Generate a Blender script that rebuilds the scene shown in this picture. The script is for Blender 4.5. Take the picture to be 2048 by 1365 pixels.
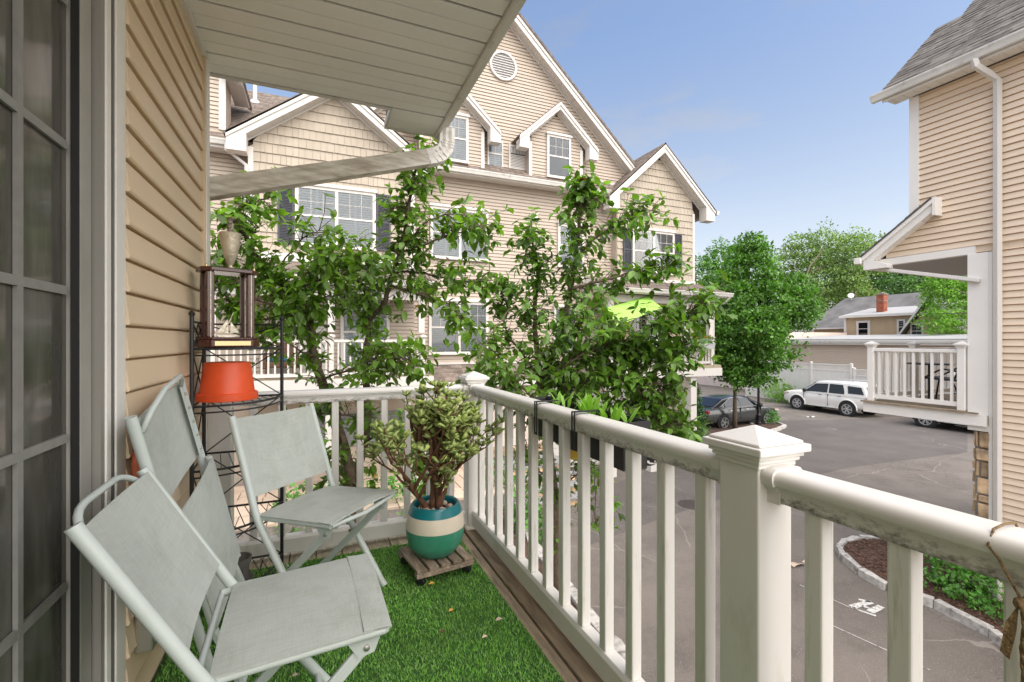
import bpy, bmesh, math, random
import numpy as np
from mathutils import Vector, Matrix
R = math.radians
rng = random.Random(7)
nr = np.random.default_rng(11)
sc = bpy.context.scene
for o in list(bpy.data.objects): bpy.data.objects.remove(o)

# ---------------------------------------------------------------- camera
EYE = 1.22                      # eye height above the deck (deck surface z = 0)
YAW = R(22.9)                   # camera turned right of +Y (the deck's long axis)
GR = -2.82                      # asphalt level
cam_d = bpy.data.cameras.new('camera'); cam = bpy.data.objects.new('camera', cam_d)
sc.collection.objects.link(cam)
cam.location = (0, 0, EYE); cam.rotation_euler = (R(90), 0, -YAW)
cam_d.sensor_width = 36.0; cam_d.lens = 925.0 / 2048 * 36
cam_d.clip_start = 0.02; cam_d.clip_end = 3000
sc.camera = cam

# ---------------------------------------------------------------- sky, sun, exposure
SUN_EL, SUN_AZ = R(55), R(166)          # azimuth clockwise from +Y
world = bpy.data.worlds.new('World'); sc.world = world; world.use_nodes = True
wn = world.node_tree; bg = wn.nodes['Background']
sky = wn.nodes.new('ShaderNodeTexSky'); sky.sky_type = 'NISHITA'; sky.sun_disc = False
sky.sun_elevation = SUN_EL; sky.sun_rotation = SUN_AZ
sky.air_density = 1.0; sky.dust_density = 3.0; sky.ozone_density = 1.8
# thin summer haze and a few wisps of cloud, the same all round the horizon
wt = wn.nodes.new('ShaderNodeTexCoord'); ws = wn.nodes.new('ShaderNodeSeparateXYZ'); wn.links.new(wt.outputs['Generated'], ws.inputs[0])
wh = wn.nodes.new('ShaderNodeMapRange'); wh.inputs[1].default_value = 0.0; wh.inputs[2].default_value = 0.55; wh.inputs[3].default_value = 0.78; wh.inputs[4].default_value = 0.0
wn.links.new(ws.outputs[2], wh.inputs[0])
wm_ = wn.nodes.new('ShaderNodeMapping'); wm_.inputs['Scale'].default_value = (1, 1, 3.2); wn.links.new(wt.outputs['Generated'], wm_.inputs[0])
wz = wn.nodes.new('ShaderNodeTexNoise'); wz.inputs['Scale'].default_value = 3.4; wz.inputs['Detail'].default_value = 7; wz.inputs['Roughness'].default_value = .6; wn.links.new(wm_.outputs[0], wz.inputs['Vector'])
wc = wn.nodes.new('ShaderNodeMapRange'); wc.inputs[1].default_value = .54; wc.inputs[2].default_value = .80; wc.inputs[4].default_value = .55; wn.links.new(wz.outputs[0], wc.inputs[0])
wa = wn.nodes.new('ShaderNodeMath'); wa.operation = 'ADD'; wa.use_clamp = True; wn.links.new(wh.outputs[0], wa.inputs[0]); wn.links.new(wc.outputs[0], wa.inputs[1])
wb = wn.nodes.new('ShaderNodeRGBToBW'); wn.links.new(sky.outputs[0], wb.inputs[0])
wg = wn.nodes.new('ShaderNodeMath'); wg.operation = 'MULTIPLY'; wg.inputs[1].default_value = 1.18; wn.links.new(wb.outputs[0], wg.inputs[0])
wx = wn.nodes.new('ShaderNodeMix'); wx.data_type = 'RGBA'; wn.links.new(wa.outputs[0], wx.inputs['Factor']); wn.links.new(sky.outputs[0], wx.inputs['A']); wn.links.new(wg.outputs[0], wx.inputs['B'])
wn.links.new(wx.outputs['Result'], bg.inputs[0]); bg.inputs[1].default_value = 0.105
sun_d = bpy.data.lights.new('sun', 'SUN'); sun = bpy.data.objects.new('sun', sun_d)
sc.collection.objects.link(sun)
sun_d.energy = 2.0; sun_d.angle = R(120); sun_d.color = (1.0, 0.925, 0.81)
sdir = Vector((math.sin(SUN_AZ) * math.cos(SUN_EL), math.cos(SUN_AZ) * math.cos(SUN_EL), math.sin(SUN_EL)))
sun.rotation_euler = sdir.to_track_quat('Z', 'Y').to_euler()
sun.location = (0, 0, 30)
sc.view_settings.view_transform = 'Standard'; sc.view_settings.look = 'None'
sc.view_settings.gamma = 1.0; sc.view_settings.use_curve_mapping = False
sc.view_settings.exposure = 1.35
sc.view_settings.use_white_balance = True; sc.view_settings.white_balance_temperature = 6550
sc.render.engine = 'CYCLES'
sc.cycles.max_bounces = 8; sc.cycles.diffuse_bounces = 5; sc.cycles.transparent_max_bounces = 16

# ---------------------------------------------------------------- helpers
FPX = 925.0
def at(px, py, x=None, y=None, z=None, t=None):
    """world point on a sight line, at a given plane x/y/z or depth t (used to survey positions)"""
    a = (px - 1024) / FPX
    dx, dy, dz = a * math.cos(YAW) + math.sin(YAW), -a * math.sin(YAW) + math.cos(YAW), -(py - 682.5) / FPX
    if x is not None: t = x / dx
    elif y is not None: t = y / dy
    elif z is not None: t = (z - EYE) / dz
    return Vector((dx * t, dy * t, EYE + dz * t))

class MB:
    def __init__(s): s.v = []; s.f = []
    def add(s, vs, fs):
        n = len(s.v); s.v += [tuple(q) for q in vs]; s.f += [tuple(i + n for i in f) for f in fs]; return s
    def box(s, x0, x1, y0, y1, z0, z1):
        return s.add([(x0,y0,z0),(x1,y0,z0),(x1,y1,z0),(x0,y1,z0),(x0,y0,z1),(x1,y0,z1),(x1,y1,z1),(x0,y1,z1)],
                     [(0,3,2,1),(4,5,6,7),(0,1,5,4),(1,2,6,5),(2,3,7,6),(3,0,4,7)])
    def beam(s, p, q, w, h, up=(0,0,1)):
        """box from p to q, w wide across, h thick along up"""
        p, q, up = Vector(p), Vector(q), Vector(up); d = (q - p).normalized()
        sd = d.cross(up)
        if sd.length < 1e-4: sd = d.cross(Vector((1,0,0)))
        sd.normalize(); u = sd.cross(d).normalized(); a, b = sd * w / 2, u * h / 2
        vs = [p-a-b, p+a-b, p+a+b, p-a+b, q-a-b, q+a-b, q+a+b, q-a+b]
        return s.add(vs, [(0,3,2,1),(4,5,6,7),(0,1,5,4),(1,2,6,5),(2,3,7,6),(3,0,4,7)])
    def prism(s, poly, vec):
        """polygon (3D points) pushed along vec"""
        n = len(poly); vec = Vector(vec)
        vs = [Vector(p) for p in poly] + [Vector(p) + vec for p in poly]
        fs = [tuple(range(n))[::-1], tuple(range(n, 2*n))] + [(i, (i+1) % n, (i+1) % n + n, i + n) for i in range(n)]
        return s.add(vs, fs)
    def tube(s, pts, r, n=8, cap=True, closed=False):
        pts = [Vector(p) for p in pts]; m = len(pts)
        rs = list(r) if isinstance(r, (list, tuple)) else [r] * m
        vs = []; fs = []; up = None
        for i, p in enumerate(pts):
            if closed: d = pts[(i+1) % m] - pts[i-1]
            else: d = pts[min(i+1, m-1)] - pts[max(i-1, 0)]
            d.normalize()
            if up is None:
                up = Vector((0,0,1)) if abs(d.z) < .9 else Vector((1,0,0))
            a = d.cross(up); a.normalize(); b = a.cross(d).normalized(); up = b
            for k in range(n):
                t = 2 * math.pi * k / n
                vs.append(p + (a * math.cos(t) + b * math.sin(t)) * rs[i])
        for i in range(m if closed else m - 1):
            for k in range(n):
                j = (i + 1) % m
                fs.append((i*n+k, i*n+(k+1) % n, j*n+(k+1) % n, j*n+k))
        if cap and not closed:
            fs.append(tuple(range(n))[::-1]); fs.append(tuple(range((m-1)*n, m*n)))
        return s.add(vs, fs)
    def lathe(s, prof, c=(0,0,0), n=24, ax=(0,0,1)):
        """prof: list of (radius, height) turned about ax through c"""
        c, ax = Vector(c), Vector(ax).normalized()
        a = ax.cross(Vector((1,0,0)) if abs(ax.x) < .9 else Vector((0,1,0))).normalized(); b = ax.cross(a)
        vs = []; fs = []
        for r_, h in prof:
            for k in range(n):
                t = 2 * math.pi * k / n
                vs.append(c + ax * h + (a * math.cos(t) + b * math.sin(t)) * r_)
        for i in range(len(prof) - 1):
            for k in range(n): fs.append((i*n+k, i*n+(k+1) % n, (i+1)*n+(k+1) % n, (i+1)*n+k))
        fs.append(tuple(range(n))[::-1]); fs.append(tuple(range((len(prof)-1)*n, len(prof)*n)))
        return s.add(vs, fs)
    def mesh(s, name, smooth=False, fix=True):
        me = bpy.data.meshes.new(name); me.from_pydata(s.v, [], s.f)
        if fix and len(s.f) < 30000:
            bm = bmesh.new(); bm.from_mesh(me); bmesh.ops.recalc_face_normals(bm, faces=bm.faces); bm.to_mesh(me); bm.free()
        if smooth: me.polygons.foreach_set('use_smooth', [True] * len(me.polygons))
        return me

COL = sc.collection
def wm(o):
    if o.parent: return wm(o.parent) @ o.matrix_parent_inverse @ o.matrix_basis
    return o.matrix_basis.copy()
def props(o, label=None, cat=None, group=None, kind=None):
    if label: o['label'] = label
    if cat: o['category'] = cat
    if group: o['group'] = group
    if kind: o['kind'] = kind
    return o
def link(name, me, mat, parent=None, local=False, bevel=0, smooth_angle=None, **kw):
    o = bpy.data.objects.new(name, me); COL.objects.link(o)
    if mat is not None and me is not None and len(me.materials) == 0: me.materials.append(mat)
    if parent is not None:
        o.parent = parent
        if not local: o.matrix_parent_inverse = wm(parent).inverted()
    if bevel:
        b = o.modifiers.new('bevel', 'BEVEL'); b.width = bevel; b.segments = 2; b.limit_method = 'ANGLE'; b.angle_limit = R(35)
    return props(o, **kw)
def mk(name, mb, mat, parent=None, smooth=False, bevel=0, local=False, **kw):
    me = mb.mesh(name, smooth)
    if smooth == 'auto':
        me.polygons.foreach_set('use_smooth', [True] * len(me.polygons))
        bm = bmesh.new(); bm.from_mesh(me)
        for e in bm.edges:
            if len(e.link_faces) == 2 and e.calc_face_angle(0) > R(38): e.smooth = False
        bm.to_mesh(me); bm.free()
    return link(name, me, mat, parent, local, bevel, **kw)
def thing(name, loc, label, cat, group=None, rz=0):
    o = bpy.data.objects.new(name, None); COL.objects.link(o)
    o.location = loc; o.rotation_euler = (0, 0, rz); o.empty_display_size = .1
    return props(o, label, cat, group)
def copy_tree(o, parent=None, label=None):
    c = o.copy(); COL.objects.link(c)
    if parent is not None:
        c.parent = parent; c.matrix_parent_inverse = o.matrix_parent_inverse.copy()
    for ch in list(o.children): copy_tree(ch, c)
    if label: c['label'] = label
    return c
def npmesh(name, V, F, smooth=False):
    """V (n,3) floats, F (m,k) ints"""
    me = bpy.data.meshes.new(name); n, m, k = len(V), len(F), F.shape[1]
    me.vertices.add(n); me.vertices.foreach_set('co', np.ascontiguousarray(V, np.float32).ravel())
    me.loops.add(m * k); me.loops.foreach_set('vertex_index', np.ascontiguousarray(F, np.int32).ravel())
    me.polygons.add(m); me.polygons.foreach_set('loop_start', np.arange(0, m*k, k, dtype=np.int32))
    if smooth: me.polygons.foreach_set('use_smooth', np.ones(m, bool))
    me.update(calc_edges=True); return me

# ---------------------------------------------------------------- materials
def mat(name, col, rough=.6, var=0, vscale=4, col2=None, v2scale=2.0, v2thr=(.5, .7), bump=0, bscale=60, spec=.5,
        metal=0, stretch=(1,1,1), island=0, objrand=0, trans=None, coat=0, sheen=0, bstretch=None):
    m = bpy.data.materials.new(name); m.use_nodes = True; nt = m.node_tree; N = nt.nodes; L = nt.links
    b = N['Principled BSDF']; b.inputs['Roughness'].default_value = rough; b.inputs['Metallic'].default_value = metal
    b.inputs['Specular IOR Level'].default_value = spec; b.inputs['Coat Weight'].default_value = coat
    geo = N.new('ShaderNodeNewGeometry')
    mp = N.new('ShaderNodeMapping'); mp.inputs['Scale'].default_value = stretch; L.new(geo.outputs['Position'], mp.inputs['Vector'])
    c = N.new('ShaderNodeRGB'); c.outputs[0].default_value = (*col, 1); out = c.outputs[0]
    def scale_by(o, fac_socket, amt):
        mr = N.new('ShaderNodeMapRange'); mr.inputs[1].default_value = 0; mr.inputs[2].default_value = 1
        mr.inputs[3].default_value = 1 - amt; mr.inputs[4].default_value = 1 + amt; L.new(fac_socket, mr.inputs[0])
        mx = N.new('ShaderNodeVectorMath'); mx.operation = 'SCALE'; L.new(o, mx.inputs[0]); L.new(mr.outputs[0], mx.inputs['Scale'])
        return mx.outputs[0]
    if col2 is not None:
        n2 = N.new('ShaderNodeTexNoise'); n2.inputs['Scale'].default_value = v2scale; n2.inputs['Detail'].default_value = 6; n2.inputs['Roughness'].default_value = .65
        L.new(mp.outputs[0], n2.inputs['Vector'])
        mr = N.new('ShaderNodeMapRange'); mr.inputs[1].default_value, mr.inputs[2].default_value = v2thr; L.new(n2.outputs[0], mr.inputs[0])
        mx = N.new('ShaderNodeMix'); mx.data_type = 'RGBA'; L.new(mr.outputs[0], mx.inputs['Factor']); L.new(out, mx.inputs['A']); mx.inputs['B'].default_value = (*col2, 1)
        out = mx.outputs['Result']
    if var:
        n1 = N.new('ShaderNodeTexNoise'); n1.inputs['Scale'].default_value = vscale; n1.inputs['Detail'].default_value = 5
        L.new(mp.outputs[0], n1.inputs['Vector']); 
        mr = N.new('ShaderNodeMapRange'); mr.inputs[1].default_value = .3; mr.inputs[2].default_value = .7; L.new(n1.outputs[0], mr.inputs[0])
        out = scale_by(out, mr.outputs[0], var)
    if island: out = scale_by(out, geo.outputs['Random Per Island'], island)
    if objrand:
        oi = N.new('ShaderNodeObjectInfo'); out = scale_by(out, oi.outputs['Random'], objrand)
    L.new(out, b.inputs['Base Color'])
    if bump:
        nb = N.new('ShaderNodeTexNoise'); nb.inputs['Scale'].default_value = bscale; nb.inputs['Detail'].default_value = 4
        if bstretch:
            mp2 = N.new('ShaderNodeMapping'); mp2.inputs['Scale'].default_value = bstretch; L.new(geo.outputs['Position'], mp2.inputs['Vector']); L.new(mp2.outputs[0], nb.inputs['Vector'])
        else: L.new(mp.outputs[0], nb.inputs['Vector'])
        bn = N.new('ShaderNodeBump'); bn.inputs['Strength'].default_value = bump; bn.inputs['Distance'].default_value = .01
        L.new(nb.outputs[0], bn.inputs['Height']); L.new(bn.outputs[0], b.inputs['Normal'])
    if trans:   # thin leaf: light through it
        tr = N.new('ShaderNodeBsdfTranslucent'); mx = N.new('ShaderNodeMixShader'); mx.inputs[0].default_value = trans[0]
        tm = N.new('ShaderNodeVectorMath'); tm.operation = 'MULTIPLY'; L.new(out, tm.inputs[0]); tm.inputs[1].default_value = trans[1]
        L.new(tm.outputs[0], tr.inputs[0]); L.new(b.outputs[0], mx.inputs[1]); L.new(tr.outputs[0], mx.inputs[2])
        L.new(mx.outputs[0], N['Material Output'].inputs[0])
    m.diffuse_color = (*col, 1)
    return m
def glass(name, tint=(.9,.92,.93), refl=.18, rough=.02):
    m = bpy.data.materials.new(name); m.use_nodes = True; nt = m.node_tree; N = nt.nodes; L = nt.links
    for n in list(N):
        if n.type != 'OUTPUT_MATERIAL': N.remove(n)
    t = N.new('ShaderNodeBsdfTransparent'); t.inputs[0].default_value = (*tint, 1)
    g = N.new('ShaderNodeBsdfGlossy'); g.inputs['Roughness'].default_value = rough
    fr = N.new('ShaderNodeFresnel'); fr.inputs[0].default_value = 1.5
    ad = N.new('ShaderNodeMath'); ad.operation = 'ADD'; L.new(fr.outputs[0], ad.inputs[0]); ad.inputs[1].default_value = refl - .04; ad.use_clamp = True
    mx = N.new('ShaderNodeMixShader'); L.new(ad.outputs[0], mx.inputs[0]); L.new(t.outputs[0], mx.inputs[1]); L.new(g.outputs[0], mx.inputs[2])
    L.new(mx.outputs[0], N['Material Output'].inputs[0]); return m

M = {}
M['pvc'] = mat('white_pvc', (.70,.685,.65), .40, var=.05, vscale=3, col2=(.36,.34,.25), v2scale=6, v2thr=(.57,.88), stretch=(1,1,.35), bump=.03, bscale=30)
M['pvc_dirty'] = mat('mildewed_pvc', (.72,.69,.62), .5, var=.06, vscale=6, col2=(.14,.13,.08), v2scale=26, v2thr=(.58,.78), stretch=(1,1,.5))
M['trim'] = mat('white_trim', (.66,.632,.59), .5, var=.03, vscale=2)
M['trim_right'] = mat('shade_lifted_trim', (.85,.82,.77), .5, var=.03, vscale=2)  # same white trim, colour lightened to offset the shaded side of the right-hand house
M['trim_near'] = mat('shade_lifted_near_trim', (.74,.715,.67), .5, var=.05, vscale=3, col2=(.60,.56,.48), v2scale=8, v2thr=(.6,.85))  # same white trim, colour lightened to make up for the shade on the balcony
M['trim_grey'] = mat('weathered_aluminium_trim', (.70,.685,.64), .45, var=.08, vscale=2.5, col2=(.36,.34,.29), v2scale=6, v2thr=(.55,.8))
M['siding_near'] = mat('tan_vinyl_siding', (.71,.56,.385), .5, var=.035, vscale=1.6, bump=.05, bscale=90, bstretch=(30,2,30))  # same vinyl as the house across, lightened in colour to offset the wall's shade
M['siding'] = mat('beige_vinyl_siding', (.475,.40,.325), .55, var=.03, vscale=1.2, objrand=.025)
M['siding_right'] = mat('peach_vinyl_siding', (.78,.63,.475), .55, var=.03, vscale=1.2, objrand=.025)  # base colour raised to stand in for sunlight this wall lacks
M['shake'] = mat('cream_shake_siding', (.43,.37,.29), .6, var=.04, vscale=3, island=.05)
M['soffit'] = mat('beaded_soffit_vinyl', (.87,.865,.83), .5, var=.04, vscale=2, col2=(.78,.77,.72), v2scale=1.2, v2thr=(.55,.85))
M['shingle'] = mat('brown_asphalt_shingle', (.20,.165,.14), .95, var=.28, vscale=9, objrand=.22, bump=.4, bscale=160, spec=.2)
M['shingle_grey'] = mat('weathered_grey_shingle', (.15,.138,.125), .95, var=.3, vscale=6, objrand=.25, bump=.4, bscale=160, spec=.2)
M['shingle_stuff'] = mat('brown_shingle_mass', (.20,.165,.14), .95, var=.28, vscale=9, island=.22, spec=.2)
M['shutter'] = mat('slate_blue_shutter', (.045,.05,.062), .5)
M['slat_in'] = mat('interior_shutter_white', (.60,.61,.61), .5)
M['dark_in'] = mat('dark_interior', (.05,.052,.055), .8)
M['dim_in'] = mat('dim_interior', (.20,.20,.20), .8)
M['glass'] = glass('window_glass', (.82,.84,.85), .042)
M['curtain'] = mat('tan_curtain', (.36,.26,.18), .8, var=.15, vscale=3, stretch=(6,6,.3))
M['wood_grey'] = mat('weathered_wood', (.30,.235,.165), .85, var=.3, vscale=5, col2=(.11,.085,.06), v2scale=4, v2thr=(.5,.75), stretch=(7,1,7), bump=.5, bscale=9)
M['wood_pale'] = mat('peeling_pale_deck_wood', (.36,.31,.22), .85, var=.25, vscale=6, col2=(.62,.58,.48), v2scale=9, v2thr=(.55,.68), stretch=(7,1.2,7), bump=.4, bscale=9, objrand=.12)
M['wood_x'] = mat('weathered_pallet_wood', (.25,.19,.14), .85, var=.35, vscale=6, col2=(.42,.36,.30), v2scale=7, v2thr=(.5,.75), stretch=(6,1.2,6), bump=.6, bscale=10)
M['turf_base'] = mat('turf_backing', (.03,.10,.018), .95, var=.3, vscale=25)
M['turf'] = mat('turf_blades', (.19,.42,.075), .55, island=.5, col2=(.25,.45,.12), v2scale=5, v2thr=(.4,.7), var=.32, vscale=2.6, trans=(.25,(1.2,1.3,.7)), spec=.3)
M['sling'] = mat('sage_sling_fabric', (.44,.47,.43), .75, var=.05, vscale=7, col2=(.345,.365,.31), v2scale=6, v2thr=(.5,.78), bump=.35, bscale=420)
def weave(m):
    nt=m.node_tree;N=nt.nodes;L=nt.links;b=N['Principled BSDF'];src=b.inputs['Base Color'].links[0].from_socket
    tc=N.new('ShaderNodeTexCoord');out=src
    for sc_,amt in (((14,330,14),.06),((330,14,14),.035)):
        mp=N.new('ShaderNodeMapping');mp.inputs['Scale'].default_value=sc_;L.new(tc.outputs['Object'],mp.inputs[0])
        nz=N.new('ShaderNodeTexNoise');nz.inputs['Scale'].default_value=1;nz.inputs['Detail'].default_value=1;L.new(mp.outputs[0],nz.inputs['Vector'])
        mr=N.new('ShaderNodeMapRange');mr.inputs[1].default_value=.3;mr.inputs[2].default_value=.7;mr.inputs[3].default_value=1-amt;mr.inputs[4].default_value=1+amt;L.new(nz.outputs[0],mr.inputs[0])
        vm=N.new('ShaderNodeVectorMath');vm.operation='SCALE';L.new(out,vm.inputs[0]);L.new(mr.outputs[0],vm.inputs['Scale']);out=vm.outputs[0]
    L.new(out,b.inputs['Base Color'])
weave(M['sling'])
M['chair_metal'] = mat('sage_powder_coat', (.50,.55,.52), .38, var=.04, vscale=12, bump=.05, bscale=200)
M['steel'] = mat('zinc_rivet', (.55,.54,.5), .35, metal=.9)
M['black_metal'] = mat('black_wire', (.012,.012,.013), .45)
M['orange'] = mat('orange_plastic', (.72,.085,.018), .42, var=.05, vscale=20)
M['orange_hose'] = mat('terracotta_hose', (.60,.16,.08), .5)
M['mahogany'] = mat('mahogany_lacquer', (.075,.022,.014), .25, var=.2, vscale=20, stretch=(4,4,.5), coat=.3)
M['gold'] = mat('gilt_metal', (.70,.56,.30), .3, metal=.85)
M['silver'] = mat('tarnished_silver', (.62,.56,.45), .38, metal=.55, var=.15, vscale=30, bump=.3, bscale=70)
M['silver_d'] = mat('dull_pewter', (.33,.29,.23), .5, metal=.5, var=.3, vscale=40)
M['teal'] = mat('teal_glaze', (.004,.17,.20), .3, var=.06, vscale=12)
M['cream_glaze'] = mat('cream_band', (.68,.61,.50), .45, var=.05, vscale=12)
M['green_glaze'] = mat('sea_green_glaze', (.045,.25,.16), .32, var=.10, vscale=9, col2=(.09,.33,.24), v2scale=4, v2thr=(.45,.7))
M['soil'] = mat('potting_soil', (.035,.022,.015), .95, var=.4, vscale=60, bump=.8, bscale=90)
M['pebble'] = mat('pebbles', (.45,.38,.30), .6, objrand=.5, var=.2, vscale=60)
M['blue_stone'] = mat('blue_glass_stone', (.03,.09,.25), .2)
M['jade_bark'] = mat('jade_bark', (.16,.075,.04), .8, var=.35, vscale=25, bump=.5, bscale=60)
M['jade_leaf'] = mat('jade_leaf', (.33,.415,.12), .30, objrand=.0, island=.4, var=.25, vscale=14, trans=(.12,(1.2,1.2,.5)))
M['leaf'] = mat('broad_leaf', (.135,.255,.036), .34, island=.55, var=.35, vscale=2.2, trans=(.40,(1.5,1.6,.5)), spec=.5)
M['leaf_dark'] = mat('dark_broad_leaf', (.12,.235,.036), .33, island=.55, var=.32, vscale=2.2, trans=(.38,(1.5,1.6,.5)), spec=.5)
M['leaf_red'] = mat('young_red_leaf', (.30,.05,.02), .5)
M['leaf_yellow'] = mat('yellowed_leaf', (.60,.33,.04), .5)
M['bark'] = mat('grey_brown_bark', (.13,.095,.065), .9, var=.35, vscale=18, bump=.6, bscale=40)
M['maple'] = mat('maple_leaf', (.095,.225,.032), .5, island=.5, var=.35, vscale=.9, trans=(.30,(1.4,1.6,.5)))
M['far_leaf'] = mat('far_leaf', (.19,.29,.09), .6, island=.45, var=.35, vscale=.35, trans=(.35,(1.3,1.5,.6)))
M['far_leaf_dk'] = mat('far_dark_leaf', (.085,.19,.045), .6, island=.45, var=.35, vscale=.4, trans=(.28,(1.3,1.5,.6)))
M['light_leaf'] = mat('bright_leaf', (.17,.34,.045), .5, island=.4, var=.3, vscale=.8, trans=(.35,(1.3,1.5,.5)))
M['conifer'] = mat('arborvitae', (.04,.12,.022), .6, island=.5, var=.3, vscale=3)
M['shrub'] = mat('shrub_leaf', (.10,.27,.04), .45, island=.45, var=.3, vscale=3, trans=(.25,(1.3,1.5,.5)))
M['mulch'] = mat('bark_mulch', (.075,.042,.03), .95, var=.5, vscale=25, col2=(.17,.11,.08), v2scale=22, v2thr=(.52,.66), bump=1, bscale=30)
M['mulch_chip'] = mat('mulch_chips', (.11,.055,.035), .95, island=.6)
M['granite'] = mat('granite_kerb', (.46,.44,.41), .9, var=.25, vscale=14, col2=(.16,.155,.15), v2scale=9, v2thr=(.52,.72), objrand=.12, bump=.7, bscale=18)
M['fieldstone'] = mat('tan_fieldstone', (.52,.37,.22), .9, var=.4, vscale=7, col2=(.22,.17,.13), v2scale=5, v2thr=(.5,.75), objrand=.35, bump=1, bscale=10)
M['mortar'] = mat('mortar', (.24,.22,.20), .95, var=.2, vscale=20)
M['patio'] = mat('beige_flagstone', (.50,.40,.31), .9, var=.15, vscale=3, objrand=.12)
M['bluestone'] = mat('bluestone_tread', (.28,.28,.28), .85, var=.15, vscale=5)
M['car_white'] = mat('white_car_paint', (.80,.775,.73), .22, coat=.5)
M['car_grey'] = mat('graphite_car_paint', (.075,.08,.082), .22, metal=.4, coat=.6)
M['car_black'] = mat('black_car_paint', (.012,.012,.014), .2, coat=.6)
M['car_glass'] = mat('tinted_car_glass', (.012,.014,.016), .06, spec=.7)
M['rubber'] = mat('tyre_rubber', (.022,.022,.023), .85)
M['alloy'] = mat('alloy_rim', (.62,.62,.62), .3, metal=.7)
M['black'] = mat('black_plastic', (.012,.012,.012), .55)
M['lens'] = mat('lamp_lens', (.65,.55,.45), .15)
M['red_lens'] = mat('tail_lens', (.35,.015,.015), .2)
M['lime'] = mat('lime_canopy', (.50,.80,.19), .6, trans=(.4,(1.1,1.1,.9)))
M['wicker'] = mat('brown_wicker', (.15,.085,.05), .7, var=.5, vscale=40, bump=.6, bscale=60)
M['blue_cushion'] = mat('teal_cushion', (.03,.14,.20), .8)
M['stucco_pink'] = mat('pale_pink_stucco', (.72,.60,.53), .9, var=.04, vscale=2)
M['stucco_tan'] = mat('tan_stucco', (.47,.355,.225), .9, var=.06, vscale=2)
M['brick'] = mat('chimney_brick', (.36,.105,.055), .85, objrand=.25, var=.2, vscale=8)
M['roof_grey'] = mat('grey_roof', (.15,.146,.143), .95, var=.25, vscale=1.2, bump=.4, bscale=12)
M['roof_flat'] = mat('pale_flat_roof', (.36,.36,.36), .9, var=.08, vscale=.6)
M['garage_siding'] = mat('garage_siding', (.52,.42,.33), .6, var=.04, vscale=.8, objrand=.03)
M['red_flower'] = mat('geranium_red', (.65,.01,.012), .5)
M['twine'] = mat('jute_twine', (.26,.175,.085), .9, var=.3, vscale=120, bump=1, bscale=200)
M['yellow'] = mat('yellow_enamel', (.65,.42,.03), .4)
M['grey_pot'] = mat('grey_plastic_pot', (.16,.15,.14), .6, var=.1, vscale=20)
M['paint_white'] = mat('worn_road_paint', (.62,.61,.58), .85, var=.2, vscale=30, col2=(.17,.15,.135), v2scale=18, v2thr=(.54,.64))
M['iron'] = mat('cast_iron', (.07,.06,.055), .7, metal=.3, var=.3, vscale=30)
M['scrap_white'] = mat('paper_scrap', (.7,.7,.68), .8)
# ================================================================ ground
def asphalt_mat(name, base, crack_amt):
    m = mat(name, base, .9, var=.16, vscale=.7, col2=(.10,.09,.083), v2scale=1.7, v2thr=(.5,.8), bump=.5, bscale=120, spec=.3)
    nt = m.node_tree; N = nt.nodes; L = nt.links; b = N['Principled BSDF']
    src = b.inputs['Base Color'].links[0].from_socket
    geo = [n for n in N if n.type == 'NEW_GEOMETRY'][0]
    # aggregate speckle
    sp = N.new('ShaderNodeTexNoise'); sp.inputs['Scale'].default_value = 55; sp.inputs['Detail'].default_value = 3; L.new(geo.outputs['Position'], sp.inputs['Vector'])
    mr = N.new('ShaderNodeMapRange'); mr.inputs[1].default_value = .58; mr.inputs[2].default_value = .72; L.new(sp.outputs[0], mr.inputs[0])
    mx = N.new('ShaderNodeMix'); mx.data_type = 'RGBA'; L.new(mr.outputs[0], mx.inputs['Factor']); L.new(src, mx.inputs['A']); mx.inputs['B'].default_value = (.30,.27,.24,1)
    # meandering cracks: edges of warped cells
    nz = N.new('ShaderNodeTexNoise'); nz.inputs['Scale'].default_value = 1.3; nz.inputs['Detail'].default_value = 4; L.new(geo.outputs['Position'], nz.inputs['Vector'])
    vm = N.new('ShaderNodeVectorMath'); vm.operation = 'MULTIPLY_ADD'; L.new(nz.outputs['Color'], vm.inputs[0]); vm.inputs[1].default_value = (.5,.5,.5); L.new(geo.outputs['Position'], vm.inputs[2])
    out = mx.outputs['Result']
    for (sc_, wid, lo, hi, col, mscale) in ((.45, .0045, .52, .56, (.36,.33,.29,1), .3), (6.0, .03, .585, .63, (.028,.025,.023,1), .28)):
        vo = N.new('ShaderNodeTexVoronoi'); vo.feature = 'DISTANCE_TO_EDGE'; vo.inputs['Scale'].default_value = sc_; L.new(vm.outputs[0], vo.inputs['Vector'])
        lt = N.new('ShaderNodeMath'); lt.operation = 'LESS_THAN'; lt.inputs[1].default_value = wid; L.new(vo.outputs['Distance'], lt.inputs[0])
        mk_ = N.new('ShaderNodeTexNoise'); mk_.inputs['Scale'].default_value = mscale; mk_.inputs['Detail'].default_value = 2; L.new(geo.outputs['Position'], mk_.inputs['Vector'])
        m2 = N.new('ShaderNodeMapRange'); m2.inputs[1].default_value = lo; m2.inputs[2].default_value = hi; L.new(mk_.outputs[0], m2.inputs[0])
        mu = N.new('ShaderNodeMath'); mu.operation = 'MULTIPLY'; L.new(lt.outputs[0], mu.inputs[0]); L.new(m2.outputs[0], mu.inputs[1])
        mu2 = N.new('ShaderNodeMath'); mu2.operation = 'MULTIPLY'; L.new(mu.outputs[0], mu2.inputs[0]); mu2.inputs[1].default_value = crack_amt
        mm = N.new('ShaderNodeMix'); mm.data_type = 'RGBA'; L.new(mu2.outputs[0], mm.inputs['Factor']); L.new(out, mm.inputs['A']); mm.inputs['B'].default_value = col
        out = mm.outputs['Result']
    L.new(out, b.inputs['Base Color']); return m
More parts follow.
